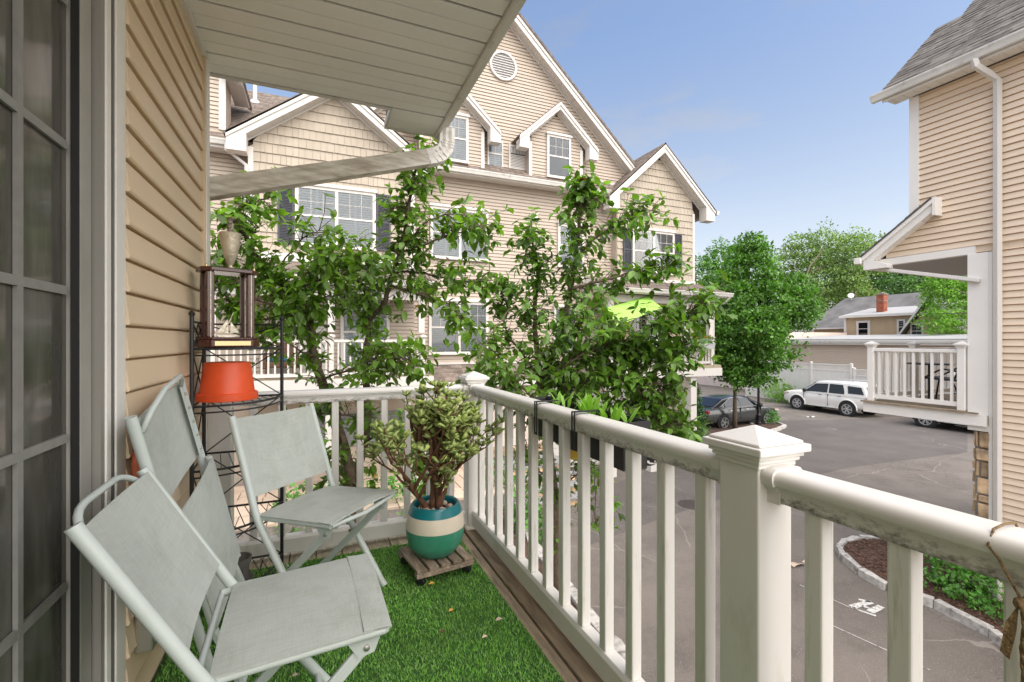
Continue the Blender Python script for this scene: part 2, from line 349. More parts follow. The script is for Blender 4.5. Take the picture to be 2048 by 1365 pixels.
M['asphalt'] = asphalt_mat('aged_asphalt', (.165,.145,.128), .5)
M['asphalt_new'] = asphalt_mat('newer_asphalt', (.112,.101,.095), .35)
mk('ground', MB().add([(-900,-900,GR),(900,-900,GR),(900,900,GR),(-900,900,GR)], [(0,1,2,3)]), M['asphalt'], kind='structure')
def sheet(name, pts, z, m, **kw): return mk(name, MB().add([(x,y,z) for x,y in pts], [tuple(range(len(pts)))]), m, **kw)
# darker resurfaced lane across the drive
pl = [at(px,py,z=GR) for px,py in [(1175,1092),(1330,1035),(1470,990),(1700,935),(1935,905),(1935,835),(1560,842),(1400,905),(1180,985)]]
sheet('asphalt_patch', [(p.x,p.y) for p in pl], GR+.004, M['asphalt_new'], kind='structure')
# manhole
mh = at(1385,1010,z=GR)
t = thing('manhole_cover', (mh.x,mh.y,GR), 'round cast iron manhole cover set in the asphalt drive', 'manhole cover')
mk('frame_ring', MB().lathe([(.34,.0),(.34,.008),(.30,.010),(.30,.0)], (mh.x,mh.y,GR+.004), 28), M['iron'], t)
mb = MB().lathe([(.295,0),(.295,.009)], (mh.x,mh.y,GR+.004), 28)
for i in range(-3,4):
    for j in range(-3,4):
        if i*i+j*j < 11: mb.box(mh.x+i*.075-.025, mh.x+i*.075+.025, mh.y+j*.075-.025, mh.y+j*.075+.025, GR+.012, GR+.017)
mk('lid', mb, M['iron'], t)
# worn painted mark on the asphalt (two strokes and a crossbar)
def stroke(pts, w):
    mb = MB()
    for a, b in zip(pts[:-1], pts[1:]):
        a, b = at(*a,z=GR+.008), at(*b,z=GR+.008); d = (b-a); d.z = 0; n = Vector((-d.y,d.x,0)).normalized()*w/2
        mb.add([a-n,b-n,b+n,a+n],[(0,1,2,3)])
    return mb
mb = MB()
for pts, w in (([(1717,1199),(1742,1204)],.05),([(1742,1204),(1703,1214)],.10),([(1703,1214),(1722,1222),(1752,1232)],.05),([(1724,1212),(1740,1217)],.05),([(1763,1213),(1740,1224)],.10)):
    s_ = stroke(pts, w); mb.add(s_.v, s_.f)
mk('painted_mark', mb, M['paint_white'], label='worn white painted mark on the asphalt beside the mulch island', cat='road marking')
# pale parking line fragments
for k, pts in enumerate([[(1640,1240),(1860,1340)],[(1600,1170),(1700,1215)]]):
    mk('painted_line', stroke(pts, .014), M['paint_white'], label=['faint white line running across the asphalt below the painted mark','short faint white line on the asphalt left of the painted mark'][k], cat='road marking')
# litter
for k,(px,py,lab) in enumerate([(1620,835,'small white paper scrap lying on the asphalt in front of the white car'),(1597,1130,'curled tan paper scrap lying on the asphalt by the island kerb')]):
    p = at(px,py,z=GR); mb = MB(); n=6
    for i in range(n):
        a=i/n*.5; mb.add([(p.x+a-.2,p.y-.06,GR+.02+.03*math.sin(i)),(p.x+a-.2,p.y+.06,GR+.02+.03*math.sin(i+1)),(p.x+a-.11,p.y+.06,GR+.02+.03*math.sin(i+2)),(p.x+a-.11,p.y-.06,GR+.02+.03*math.sin(i+1.5))],[(0,1,2,3)])
    mk('paper_scrap', mb, M['scrap_white'] if k==0 else M['patio'], label=lab, cat='litter')

def kerb_stones(parent, pts, w=.14, h=.14, L0=.52):
    """granite blocks along a polyline, each its own piece"""
    pts = [Vector((x,y,0)) for x,y in pts]
    for a, b in zip(pts[:-1], pts[1:]):
        d = b - a; n = max(1, round(d.length / L0)); dn = d.normalized(); sd = Vector((-dn.y,dn.x,0))
        for i in range(n):
            p = a + d*(i/n) + dn*.014; q = a + d*((i+1)/n) - dn*.014
            mb = MB(); ring = []
            for e in (p, (p*2+q)/3, (p+q*2)/3, q):
                j = [rng.uniform(-.012,.012) for _ in range(5)]; hh = h + j[4]
                ring.append([e+sd*(w/2+j[0])+Vector((0,0,GR-.05)), e+sd*(w/2*.86+j[1])+Vector((0,0,GR+hh)), e-sd*(w/2*.86+j[2])+Vector((0,0,GR+hh+j[3])), e-sd*(w/2+j[3])+Vector((0,0,GR-.05))])
            vs = sum(ring, []); fs = [(0,1,2,3)[::-1],(12,13,14,15)]
            for r_ in range(3):
                for k in range(4): fs.append((r_*4+k, r_*4+(k+1)%4, r_*4+4+(k+1)%4, r_*4+4+k))
            mb.add(vs, fs); mk('kerb_stone', mb, M['granite'], parent, bevel=.012)

def scatter_chips(name, poly_pts, z, n, size, m, parent=None, seed=1, **kw):
    r = np.random.default_rng(seed); P = np.array(poly_pts); lo, hi = P.min(0), P.max(0); out = []
    def inside(x,y):
        c=False; j=len(P)-1
        for i in range(len(P)):
            if (P[i][1]>y)!=(P[j][1]>y) and x<(P[j][0]-P[i][0])*(y-P[i][1])/(P[j][1]-P[i][1])+P[i][0]: c=not c
            j=i
        return c
    while len(out)<n:
        x,y=r.uniform(lo,hi)
        if inside(x,y): out.append((x,y))
    C=np.array(out); a=r.uniform(0,6.28,n); L=size*r.uniform(.5,1.3,n); w=L*.3; tz=r.uniform(-.4,.4,n)*L
    d=np.stack([np.cos(a),np.sin(a)],1); e=np.stack([-d[:,1],d[:,0]],1)
    c3=np.c_[C,z+r.uniform(.004,.02,n)]
    V=np.zeros((n,4,3)); D=np.c_[d*L[:,None]/2,tz/2]; E=np.c_[e*w[:,None]/2,r.uniform(-.3,.3,n)*w]
    V[:,0]=c3-D-E;V[:,1]=c3+D-E;V[:,2]=c3+D+E;V[:,3]=c3-D+E
    F=np.arange(n*4).reshape(n,4)
    return link(name, npmesh(name,V.reshape(-1,3),F), m, parent, kind='stuff', **kw)

# mulch island by the right-hand house
isl = [at(*p,z=GR) for p in [(2100,1365),(1985,1275),(1870,1215),(1775,1182),(1720,1150),(1686,1120),(1678,1103),(1690,1092),(1720,1085),(1760,1086),(1850,1100),(1950,1130)]]
ipts = [(p.x,p.y) for p in isl]
t = thing('mulch_island', (ipts[4][0],ipts[4][1],GR), 'rounded mulch island edged with granite blocks beside the right-hand house', 'planting bed')
ip2 = ipts + [(12,2.0),(9.5,1.5)]
mk('mulch', MB().prism([(x,y,GR) for x,y in ip2],(0,0,.085)), M['mulch'], t)
scatter_chips('bark_chips', ip2, GR+.085, 9000, .05, M['mulch_chip'], t, 3, label='loose bark chips')
kerb_stones(t, ipts, .13, .13)

# planting bed with the lamp post and maple, in front of the dark sedan
bed = [at(*p,z=GR) for p in [(1300,905),(1420,880),(1520,872),(1555,862),(1570,855),(1552,850),(1500,852),(1400,852),(1290,852)]]
bpts = [(p.x,p.y) for p in bed]
t = thing('kerbed_tree_bed', (bpts[2][0],bpts[2][1],GR), 'small kerbed mulch bed under the maple and lamp post', 'planting bed')
mk('mulch', MB().prism([(x,y,GR) for x,y in bpts],(0,0,.09)), M['mulch'], t)
kerb_stones(t, bpts[:6]+[bpts[6]], .15, .14, .7)

# garden below the balcony, on the left
gp = [(-7,3.1),(2.6,3.1),(3.3,4.5),(3.6,7.5),(4.2,9.6),(-7,9.6)]
t = thing('garden_bed', (0,5,GR), 'mulched garden bed below the balcony railing', 'planting bed')
mk('mulch', MB().prism([(x,y,GR) for x,y in gp],(0,0,.35)), M['mulch'], t)
scatter_chips('leaf_litter', gp, GR+.352, 5000, .08, M['mulch_chip'], t, 5, label='fallen leaves and bark')
kerb_stones(t, gp[1:5], .2, .4, .5)
# flagstone terrace in front of the house across, with steps to the drive
t = thing('stone_terrace', (-1,10.5,GR), 'beige flagstone terrace and steps in front of the house across', 'terrace')
mk('base', MB().box(-7,4.3,9.62,12.6,GR,GR+.62), M['mortar'], t)
y = 9.6
while y < 12.0:
    x = -7+rng.uniform(0,.4); d = rng.uniform(.45,.7)
    while x < 4.3:
        w = rng.uniform(.5,.95); 
        mk('flagstone', MB().box(x+.008,min(x+w,4.32)-.008,y+.008,y+d-.008,GR+.6,GR+.66+rng.uniform(0,.008)), M['patio'], t, bevel=.008)
        x += w
    y += d
for k in range(4):
    mk('riser', MB().box(4.45,6.3,9.9+k*.36,11.9,GR+k*.19,GR+.13+k*.19), M['fieldstone'], t)
    mk('tread', MB().box(4.40,6.35,9.86+k*.36,11.92,GR+.131+k*.19,GR+.19+k*.19-.001), M['bluestone'], t, bevel=.008)
# ================================================================ our own house wall, soffit, door
XW = -.557                                  # wall plane, facing +x
own = thing('clapboard_house', (XW,2.9,0), 'tan clapboard house wall with sliding door and soffit along the balcony', 'house')
# backing wall (with the door opening left free)
mk('wall', MB().box(-.80,XW-.012,1.80,2.895,-2.8,2.75).box(-.80,XW-.012,-3.2,-.6,-2.8,2.75).box(-.80,XW-.012,-.6,1.80,2.35,2.75).box(-.80,XW-.012,-.6,1.80,-2.8,-.02), M['siding_near'], own)
mk('room', MB().box(-4.2,-4.1,-3.2,2.9,-.1,2.75).box(-4.1,-.8,2.80,2.9,-.1,2.75).box(-4.1,-.8,-3.2,-3.1,-.1,2.75).box(-4.1,-.8,-3.1,2.8,-.1,-.02).box(-4.1,-.8,-3.1,2.8,2.6,2.75), M['dark_in'], own)
H = .1045; z = .02
while z < 2.70:
    zt = min(z+H, 2.712); d = .016; h = zt-z
    d = .019; prof = [(-.011,z),(d-.005,z-.004),(d-.001,z),(d,z+.005),(d-.003,z+.012),(.012,z+h*.5),(.005,z+h*.88),(-.0115,z+h*.94),(-.0115,zt)]
    mk('siding_course', MB().prism([(XW+a,1.800,b) for a,b in prof],(0,1.055,0)), M['siding_near'], own, smooth='auto')
    z += H
mk('corner_board', MB().box(XW-.05,XW+.028,2.857,2.925,-2.8,2.72), M['trim_near'], own, bevel=.004)
mk('channel_trim', MB().box(XW-.01,XW+.022,2.840,2.8565,-.02,2.715), M['siding_near'], own)
mk('frieze_strip', MB().box(XW,XW+.030,-3,2.856,2.700,2.719), M['trim_near'], own)
# outlet box low on the wall
o = mk('outlet_box', MB().box(XW+.012,XW+.062,1.86,1.97,.20,.37).box(XW+.058,XW+.070,1.87,1.96,.22,.35), M['steel'], own, bevel=.006)
# soffit boards (two bands per panel), running across the balcony
y = 3.045; k = 0
while y > -.6:
    mk('soffit_board', MB().box(XW+.001,.792,y-.203,y-.109,2.722,2.735).box(XW+.001,.792,y-.105,y-.007,2.722,2.735), M['soffit'], own, bevel=.0045)
    y -= .2095
for y0,y1 in ((3.054,3.19),(3.194,3.325)): mk('soffit_board', MB().box(.452,.792,y0,y1,2.722,2.735), M['soffit'], own, bevel=.004)
mk('soffit_edge', MB().box(XW+.001,.438,3.046,3.075,2.716,2.76).box(.438,.451,3.046,3.355,2.716,2.76).box(.4512,.80,3.326,3.355,2.7165,2.7605), M['trim_grey'], own, bevel=.003)
mk('soffit_joint', MB().box(XW+.002,.79,-.7,3.044,2.7352,2.76).box(.453,.79,3.05,3.325,2.7353,2.7603), M['black'], own)
mk('roof_slab', MB().prism([(XW-.3,3.06,3.9),(.86,3.06,2.86),(.86,3.06,2.765),(XW-.3,3.06,2.765)],(0,-3.8,0)).prism([(.45,3.35,3.22),(.86,3.35,2.86),(.86,3.35,2.766),(.45,3.35,2.766)],(0,-.289,0)), M['shingle'], own)
mk('fascia', MB().box(.793,.815,-.7,3.355,2.70,2.90), M['trim_grey'], own, bevel=.003)
# K-style gutter
gp_ = [(.817,2.755),(.817,2.885),(.925,2.885),(.928,2.872),(.915,2.862),(.908,2.835),(.895,2.805),(.872,2.755)]
gu = mk('gutter', MB().prism([(x,3.37,z_) for x,z_ in gp_],(0,-4.05,0)), M['trim_grey'], own, bevel=.004)
# downspout: elbow then long diagonal leader back to the wall corner
A0, A1, A2 = Vector((.862,3.27,2.755)), Vector((.862,3.27,2.66)), Vector((.845,3.27,2.60))
B = at(420,385,y=3.0); B.x = -.580; B.y = 2.978
pts = [A0, A1, Vector((.852,3.268,2.60)), Vector((.815,3.262,2.555)), Vector((.76,3.25,2.525))]
M['leader'] = mat('stained_leader', (.66,.63,.56), .5, var=.12, vscale=8, col2=(.30,.25,.18), v2scale=7, v2thr=(.42,.72), stretch=(.4,2,3))
def corrugated(pts, w, h):
    """fluted rectangular pipe"""
    mb = MB(); pts=[Vector(p) for p in pts]; m=len(pts); prof=[]
    n=5
    for s_,(ax,bx,ay,by) in enumerate([(-1,1,-1,-1),(1,1,-1,1),(1,-1,1,1),(-1,-1,1,-1)]):
        for i in range(n):
            f=i/n; x=ax+(bx-ax)*f; y_=ay+(by-ay)*f; ins = .20 if i in (2,4) else 0
            prof.append((x*(1-(ins if s_ in (1,3) else 0)), y_*(1-(ins if s_ in (0,2) else 0))))
    vs=[];fs=[]; k=len(prof)
    for i,p in enumerate(pts):
        d=(pts[min(i+1,m-1)]-pts[max(i-1,0)]).normalized(); sd=Vector((0,1,0)); sd=(sd-d*sd.dot(d)).normalized(); u=d.cross(sd).normalized()
        for a,b in prof: vs.append(p+sd*a*w/2+u*b*h/2)
    for i in range(m-1):
        for j in range(k): fs.append((i*k+j,i*k+(j+1)%k,(i+1)*k+(j+1)%k,(i+1)*k+j))
    fs.append(tuple(range(k))[::-1]); fs.append(tuple(range((m-1)*k,m*k))); return mb.add(vs,fs)
ds = mk('downspout', corrugated([pts[-1], B], .075, .105), M['leader'], own)
for i_ in range(7):
    f_=i_/6; q_=pts[1].lerp(pts[2],f_*2) if f_<.5 else pts[2].lerp(pts[4],f_*2-1)
    mk('elbow_crimp', corrugated([q_,q_+((pts[2]-pts[1]) if f_<.4 else (pts[4]-pts[2])).normalized()*.006], .088, .114), M['trim_grey'], ds)
mk('downspout_drop', corrugated([B+Vector((0,0,.05)),Vector((B.x,B.y,-2.75))], .070, .075), M['leader'], ds)
el = mk('downspout_elbow', corrugated(pts+[pts[-1]+(B-pts[-1]).normalized()*.05], .082, .108), M['trim_grey'], ds)
for i in range(5):
    p = pts[1]+(pts[3]-pts[1])*(i/4)
# sliding door
dr = mk('sliding_door', MB().box(-.625,-.572,1.559,1.628,0,2.33).box(-.625,-.572,-.5,1.559,2.24,2.33).box(-.625,-.572,-.5,1.559,0,.10).box(-.625,-.572,.46,.53,.1,2.24), mat('door_stile_grey',(.33,.315,.285),.5,var=.1,vscale=6,col2=(.12,.11,.10),v2scale=30,v2thr=(.68,.8)), own, bevel=.004)
gm = mat('dusty_screen_glass', (.075,.070,.060), .10, var=.25, vscale=3, spec=.5, col2=(.13,.125,.11), v2scale=3, v2thr=(.45,.8), stretch=(3,3,.6))
for y0,y1 in ((.53,1.559),(-.5,.46)):
    mk('pane', MB().box(-.606,-.600,y0,y1,.1,2.24), gm, dr)
mum = mat('muntin_grey',(.23,.225,.21),.6,var=.1,vscale=30)
for yy in (1.336,1.03,.76): mk('muntin', MB().box(-.599,-.590,yy-.010,yy+.010,.1,2.24), mum, dr)
for zz in (.21,.59,.97,1.35,1.722,2.09): mk('muntin', MB().box(-.5985,-.5905,.53,1.54,zz-.011,zz+.011), mum, dr)
mk('screen_edge', MB().box(-.590,-.5725,1.555,1.5585,.1,2.24), M['black'], dr)
fr = mat('door_frame_aluminium', (.52,.505,.475), .5, var=.07, vscale=5)
mk('door_jamb', MB().box(-.70,-.556,1.640,1.6643,0,2.40).box(-.70,-.590,-.6,1.664,2.345,2.40), mat('door_jamb_grey',(.26,.245,.22),.6), own)
mk('door_frame', MB().box(-.70,-.551,1.6645,1.697,-.02,2.42).box(-.70,-.551,-.6,1.697,2.405,2.44), M['trim_near'], own, bevel=.003)
mk('door_groove', MB().box(-.70,-.578,1.6972,1.712,-.02,2.44).box(-.70,-.553,1.712,1.7248,-.02,2.44), mat('door_groove_grey',(.16,.15,.135),.6), own)
mk('door_casing', MB().box(-.70,-.548,1.725,1.7985,-.02,2.47).box(-.70,-.548,-.6,1.725,2.441,2.47), M['trim_near'], own, bevel=.003)
# ================================================================ deck
deck = thing('balcony_deck', (0,2,0), 'balcony deck of weathered wooden boards under the green turf', 'deck')
x = -.555
while x < .80:
    mk('deck_board', MB().box(x+.003,min(x+.138,.80)-.003,-2.5,3.02,-.038,-.004), M['wood_pale'], deck, bevel=.003); x += .138
for (x0,x1) in ((.803,.868),(.876,1.02)): mk('edge_board', MB().box(x0,x1,-2.5,3.02,-.038,-.002 if x0<.85 else .004), M['wood_grey'], deck, bevel=.004)
mk('rim_joist', MB().box(-.555,1.018,3.021,3.06,-.25,-.01).box(.985,1.018,-2.5,3.02,-.25,-.039), M['trim_near'], deck)
mk('joists', MB().box(-.55,.98,-2.5,3.0,-.25,-.06), M['wood_grey'], deck)
# turf rug
mk('turf_backing', MB().box(-.54,.815,-1.2,2.80,-.0035,.004), M['turf_base'], kind='stuff', label='dark backing sheet of the artificial turf rug')
def blades(n, x0,x1,y0,y1, hmin,hmax, wid, z0, m, name, seed, **kw):
    r = np.random.default_rng(seed)
    P = np.c_[r.uniform(x0,x1,n), r.uniform(y0,y1,n), np.full(n,z0)]
    h = r.uniform(hmin,hmax,n); a = r.uniform(0,6.283,n); ln = r.uniform(.2,1.1,n)*h
    cl = np.sin(P[:,0]*23+np.sin(P[:,1]*17)*1.5)+np.sin(P[:,1]*31+1); 
    D = np.c_[np.cos(a)*ln + cl*h*.12, np.sin(a)*ln, h]; b = a+1.57+r.uniform(-.8,.8,n)
    S = np.c_[np.cos(b),np.sin(b),np.zeros(n)]*(wid*r.uniform(.6,1.3,n))[:,None]/2
    V = np.zeros((n,5,3)); mid = P + D*np.array([.35,.35,.62])
    V[:,0]=P-S; V[:,1]=P+S; V[:,2]=mid+S*.8; V[:,3]=mid-S*.8; V[:,4]=P+D
    i = np.arange(n)*5
    F = np.concatenate([np.c_[i,i+1,i+2],np.c_[i,i+2,i+3],np.c_[i+3,i+2,i+4]])
    return link(name, npmesh(name,V.reshape(-1,3),F), m, kind='stuff', **kw)
blades(90000, -.53,.812,.7,2.80, .007,.016, .0032, .003, M['turf'], 'artificial_turf', 4, label='short bright green artificial grass covering the balcony floor')
for k,(px,py,s_,mm,lab) in enumerate([(863,1168,.016,'leaf_yellow','small yellow petal on the turf just below the wooden plant dolly'),(902,1222,.013,'leaf_yellow','tiny tan leaf bit in the middle of the turf'),(998,1240,.018,'patio','curled tan leaf bit on the turf nearest the edge board'),(884,1265,.014,'mulch_chip','dark brown leaf scrap on the turf'),(969,1275,.013,'patio','tan speck on the turf below the curled leaf bit'),(590,1352,.012,'patio','tan speck on the turf under the front folding chair')]):
    p = at(px,py,z=.02); mb = MB().add([p+Vector((-s_,0,0)),p+Vector((0,-s_*.6,.004)),p+Vector((s_,0,.002)),p+Vector((0,s_*.6,.008))],[(0,1,2,3)])
    mk('fallen_leaf', mb, M[mm], label=lab, cat='leaf', group='leaf bits on the turf')
# ================================================================ railing
RX, RY, PW = .955, 2.91, .108
rail = thing('balcony_railing', (RX,RY,0), 'white vinyl balcony railing with square balusters and capped posts around the turf', 'railing')
def capped_post(parent, x, y, w, ztop, zbot, m, ms=1.0, name='newel_post', cap=None):
    p = mk(name, MB().box(x-w/2,x+w/2,y-w/2,y+w/2,zbot,ztop), m, parent, bevel=.004*ms)
    mb = MB(); h = w/2
    for e,z0,z1 in ((.006,-.030,-.018),(.012,-.0178,-.008),(.018,-.0078,.003),(.028,.0032,.021)):
        mb.box(x-h-e*ms,x+h+e*ms,y-h-e*ms,y+h+e*ms,ztop+z0*ms,ztop+z1*ms)
    b = h+.017*ms; zt = ztop+.0212*ms; zz = zt+.006*ms
    vs = [(x-b,y-b,zt),(x+b,y-b,zt),(x+b,y+b,zt),(x-b,y+b,zt),(x-b,y-b,zz),(x+b,y-b,zz),(x+b,y+b,zz),(x-b,y+b,zz),(x,y,zz+.030*ms)]
    mb.add(vs,[(0,3,2,1),(0,1,5,4),(1,2,6,5),(2,3,7,6),(3,0,4,7),(4,5,8),(5,6,8),(6,7,8),(7,4,8)])
    mk('post_cap', mb, cap or M['pvc'], p, bevel=.0035*ms)
    return p
posts = [(RX,RY,M['pvc']),(RX,.785,M['pvc']),(RX,-1.35,M['pvc']),(-.475,RY,M['pvc'])]
for (x,y,m_) in posts:
    p = capped_post(rail, x, y, PW, .965, .0, m_)
    mk('post_skirt', MB().box(x-PW/2-.022,x+PW/2+.022,y-PW/2-.022,y+PW/2+.022,.0042,.03), M['pvc_dirty'], p, bevel=.01)
def rail_prof(c, z): # moulded top rail section around (across, z)
    h = [(-.024,-.072),(-.024,-.041),(-.031,-.0405),(-.031,-.031),(-.042,-.0305),(-.045,-.022),(-.043,-.011),(-.035,-.003),(-.020,.0)]; h = h+[(-a,b) for a,b in h[::-1]]
    return [(c+a,z+b) for a,b in h]
ZR = .938
def rail_y(x, y0, y1):
    mk('top_rail', MB().prism([(a,y0,b) for a,b in rail_prof(x,ZR)],(0,y1-y0,0)), M['pvc_rail'], rail, smooth='auto')
    mk('bottom_rail', MB().prism([(x-.032,y0,.030),(x-.032,y0,.108),(x-.022,y0,.122),(x+.022,y0,.122),(x+.032,y0,.108),(x+.032,y0,.030)],(0,y1-y0,0)), M['pvc'], rail, bevel=.002)
def rail_x(y, x0, x1):
    mk('top_rail', MB().prism([(x0,y+a-0,b) for a,b in rail_prof(0,ZR)],(x1-x0,0,0)), M['pvc_rail'], rail, smooth='auto')
    mk('bottom_rail', MB().prism([(x0,y-.032,.030),(x0,y-.032,.108),(x0,y-.022,.122),(x0,y+.022,.122),(x0,y+.032,.108),(x0,y+.032,.030)],(x1-x0,0,0)), M['pvc'], rail, bevel=.002)
# rail material: clean crown, grime gathered on the lower fascia (a stain with its own shape)
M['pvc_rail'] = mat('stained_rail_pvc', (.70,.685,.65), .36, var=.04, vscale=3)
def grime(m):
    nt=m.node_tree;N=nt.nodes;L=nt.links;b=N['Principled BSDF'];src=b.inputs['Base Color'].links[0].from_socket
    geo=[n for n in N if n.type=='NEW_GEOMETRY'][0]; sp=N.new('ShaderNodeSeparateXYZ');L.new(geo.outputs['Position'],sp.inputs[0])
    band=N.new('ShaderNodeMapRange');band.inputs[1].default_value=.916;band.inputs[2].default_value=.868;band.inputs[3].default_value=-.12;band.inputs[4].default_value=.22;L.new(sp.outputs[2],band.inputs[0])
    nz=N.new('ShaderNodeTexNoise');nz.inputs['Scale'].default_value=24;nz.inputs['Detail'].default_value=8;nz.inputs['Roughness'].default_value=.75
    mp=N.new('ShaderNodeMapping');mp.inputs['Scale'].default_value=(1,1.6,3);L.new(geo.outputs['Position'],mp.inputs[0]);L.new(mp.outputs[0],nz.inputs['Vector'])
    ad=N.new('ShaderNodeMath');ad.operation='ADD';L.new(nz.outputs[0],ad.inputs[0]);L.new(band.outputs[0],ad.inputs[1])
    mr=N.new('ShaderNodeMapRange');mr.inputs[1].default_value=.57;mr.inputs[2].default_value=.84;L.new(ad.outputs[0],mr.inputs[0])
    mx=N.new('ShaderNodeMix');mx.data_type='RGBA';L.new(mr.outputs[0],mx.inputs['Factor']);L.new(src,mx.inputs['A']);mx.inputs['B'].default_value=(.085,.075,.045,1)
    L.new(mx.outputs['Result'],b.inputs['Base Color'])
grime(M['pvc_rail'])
h2 = PW/2
rail_y(RX, .785+h2, RY-h2); rail_y(RX, -1.35+h2, .785-h2); rail_x(RY, -.475+h2, RX-h2)
# rail sleeves where the rails meet the posts
def sleeve(p0, axis):
    sec = [(a*1.12, b*1.0+(.004 if b>-.03 else -.004)) for a,b in rail_prof(0,0)]
    if axis=='y': poly=[(RX+a,p0,ZR+b) for a,b in sec]; v=(0,.030,0)
    else: poly=[(p0,RY+a,ZR+b) for a,b in sec]; v=(.030,0,0)
    mk('rail_sleeve', MB().prism(poly,v), M['pvc'], rail, smooth='auto')
for p0 in (.785+h2, .785-h2-.03, RY-h2-.03): sleeve(p0,'y')
for p0 in (-.475+h2, RX-h2-.03): sleeve(p0,'x')
bal = MB().box(-.019,.019,-.019,.019,.1215,.8675).mesh('baluster')
M['pvc_bal'] = mat('baluster_pvc', (.70,.685,.65), .38, var=.04, vscale=3, col2=(.30,.28,.19), v2scale=7, v2thr=(.56,.80), stretch=(5,5,.45))
bal.materials.append(M['pvc_bal'])
def put_bal(x,y):
    o = link('baluster', bal, None, rail, bevel=.004); o.location = (x,y,0)
k = 1
while .785+.1518*k < RY-.1: put_bal(RX,.785+.1518*k); k += 1
k = 1
while .785-.1518*k > -1.2: put_bal(RX,.785-.1518*k); k += 1
for k in range(-2,7): put_bal(-.04+.14*k, RY)
# ================================================================ foliage kit
LEAF_V = np.array([(0,0,0),(.33,0,-.02),(.68,0,-.05),(1,0,-.16),(.30,.26,.05),(.68,.22,.01),(.30,-.26,.05),(.68,-.22,.01)])
LEAF_F = np.array([(0,1,4),(0,6,1),(1,2,5),(1,5,4),(1,6,7),(1,7,2),(2,3,5),(2,7,3)])
QUAD_V = np.array([(0,0,0),(.5,.30,.05),(1,0,-.08),(.5,-.30,.05)]); QUAD_F = np.array([(0,1,2,3)])
LANCE_V = np.array([(0,0,0),(.4,0,.0),(.75,0,-.02),(1,0,-.10),(.4,.10,.03),(.75,.08,.0),(.4,-.10,.03),(.75,-.08,.0)])
SUCC_V = np.array([(0,0,0),(.3,.20,.03),(.3,-.20,.03),(.7,.30,.05),(.7,-.30,.05),(1,0,.06),(.35,0,.11),(.72,0,.13),(.5,0,-.05)])
SUCC_F = np.array([(0,1,6),(0,6,2),(1,3,7),(1,7,6),(2,6,7),(2,7,4),(3,5,7),(4,7,5),(0,8,1),(0,2,8),(1,8,3),(2,4,8),(3,8,5),(4,5,8)])
def frames(D, U):
    D = D/np.linalg.norm(D,axis=1,keepdims=True); S=np.cross(U,D); n=np.linalg.norm(S,axis=1,keepdims=True); n[n<1e-5]=1
    S=S/n; N=np.cross(D,S); return D,S,N
def leaf_arrays(P, D, U, size, base=(LEAF_V,LEAF_F)):
    D,S,N=frames(D,U); b=base[0]; V=P[:,None,:]+size[:,None,None]*(b[None,:,0:1]*D[:,None]+b[None,:,1:2]*S[:,None]+b[None,:,2:3]*N[:,None])
    F=(np.arange(len(P))[:,None,None]*len(b)+base[1][None]).reshape(-1,base[1].shape[1])
    return V.reshape(-1,3),F
def leaf_mesh_obj(name, P,D,U,size,m,parent,base=(LEAF_V,LEAF_F),**kw):
    V,F=leaf_arrays(P,D,U,size,base); return link(name, npmesh(name,V,F,True), m, parent, **kw)
def leaf_objects(P,D,U,size,m,parent,base=(LEAF_V,LEAF_F),name='leaf'):
    """one object per leaf, sharing a handful of leaf meshes"""
    me=npmesh(name,base[0],base[1],True); me.materials.append(m)
    D,S,N=frames(D,U); inv=wm(parent).inverted()
    for i in range(len(P)):
        o=bpy.data.objects.new(name,me); COL.objects.link(o); o.parent=parent; o.matrix_parent_inverse=inv
        Mx=Matrix(((D[i,0],S[i,0],N[i,0],P[i,0]),(D[i,1],S[i,1],N[i,1],P[i,1]),(D[i,2],S[i,2],N[i,2],P[i,2]),(0,0,0,1)))@Matrix.Scale(size[i],4)
        o.matrix_basis=Mx
def leaf_blob(parent, blobs, n, size, m, name='foliage', seed=None, base=(QUAD_V,QUAD_F), shell=.55, up=.4, lump=.25, kind=None, droop=.2):
    """foliage spread through the volume of several ellipsoids (x,y,z,rx,ry,rz), broken into clumps"""
    r=np.random.default_rng(seed if seed is not None else rng.randint(0,99999))
    B=np.array(blobs,float); vol=(B[:,3]*B[:,4]*B[:,5])**(.67); k=r.choice(len(B),n,p=vol/vol.sum())
    d=r.normal(size=(n,3)); d/=np.linalg.norm(d,axis=1,keepdims=True); rad=shell+(1-shell)*r.random(n)**.6
    ph=r.uniform(0,6.28,(len(B),6))
    wob=1+lump*(np.sin(d[:,0]*5+ph[k,0])*np.sin(d[:,1]*5+ph[k,1])+.6*np.sin(d[:,2]*9+ph[k,2])*np.sin(d[:,0]*8+ph[k,3])+.4*np.sin(d[:,1]*13+ph[k,4]))
    P=B[k,:3]+d*(rad*wob)[:,None]*B[k,3:6]
    # gather leaves into clumps so that gaps open between them
    q=size*4.0; C=np.round(P/q+.35*np.sin(P[:,[1,2,0]]/q))*q; P=P*.62+C*.38+r.normal(size=(n,3))*size*.5
    D=r.normal(size=(n,3))*.9+d*.7; D[:,2]-=droop; U=r.normal(size=(n,3))*.55+np.array([0,0,up+.3])+d*.35
    return leaf_mesh_obj(name,P,D,U,size*r.uniform(.6,1.35,n),m,parent,base,**({'kind':kind} if kind else {}))
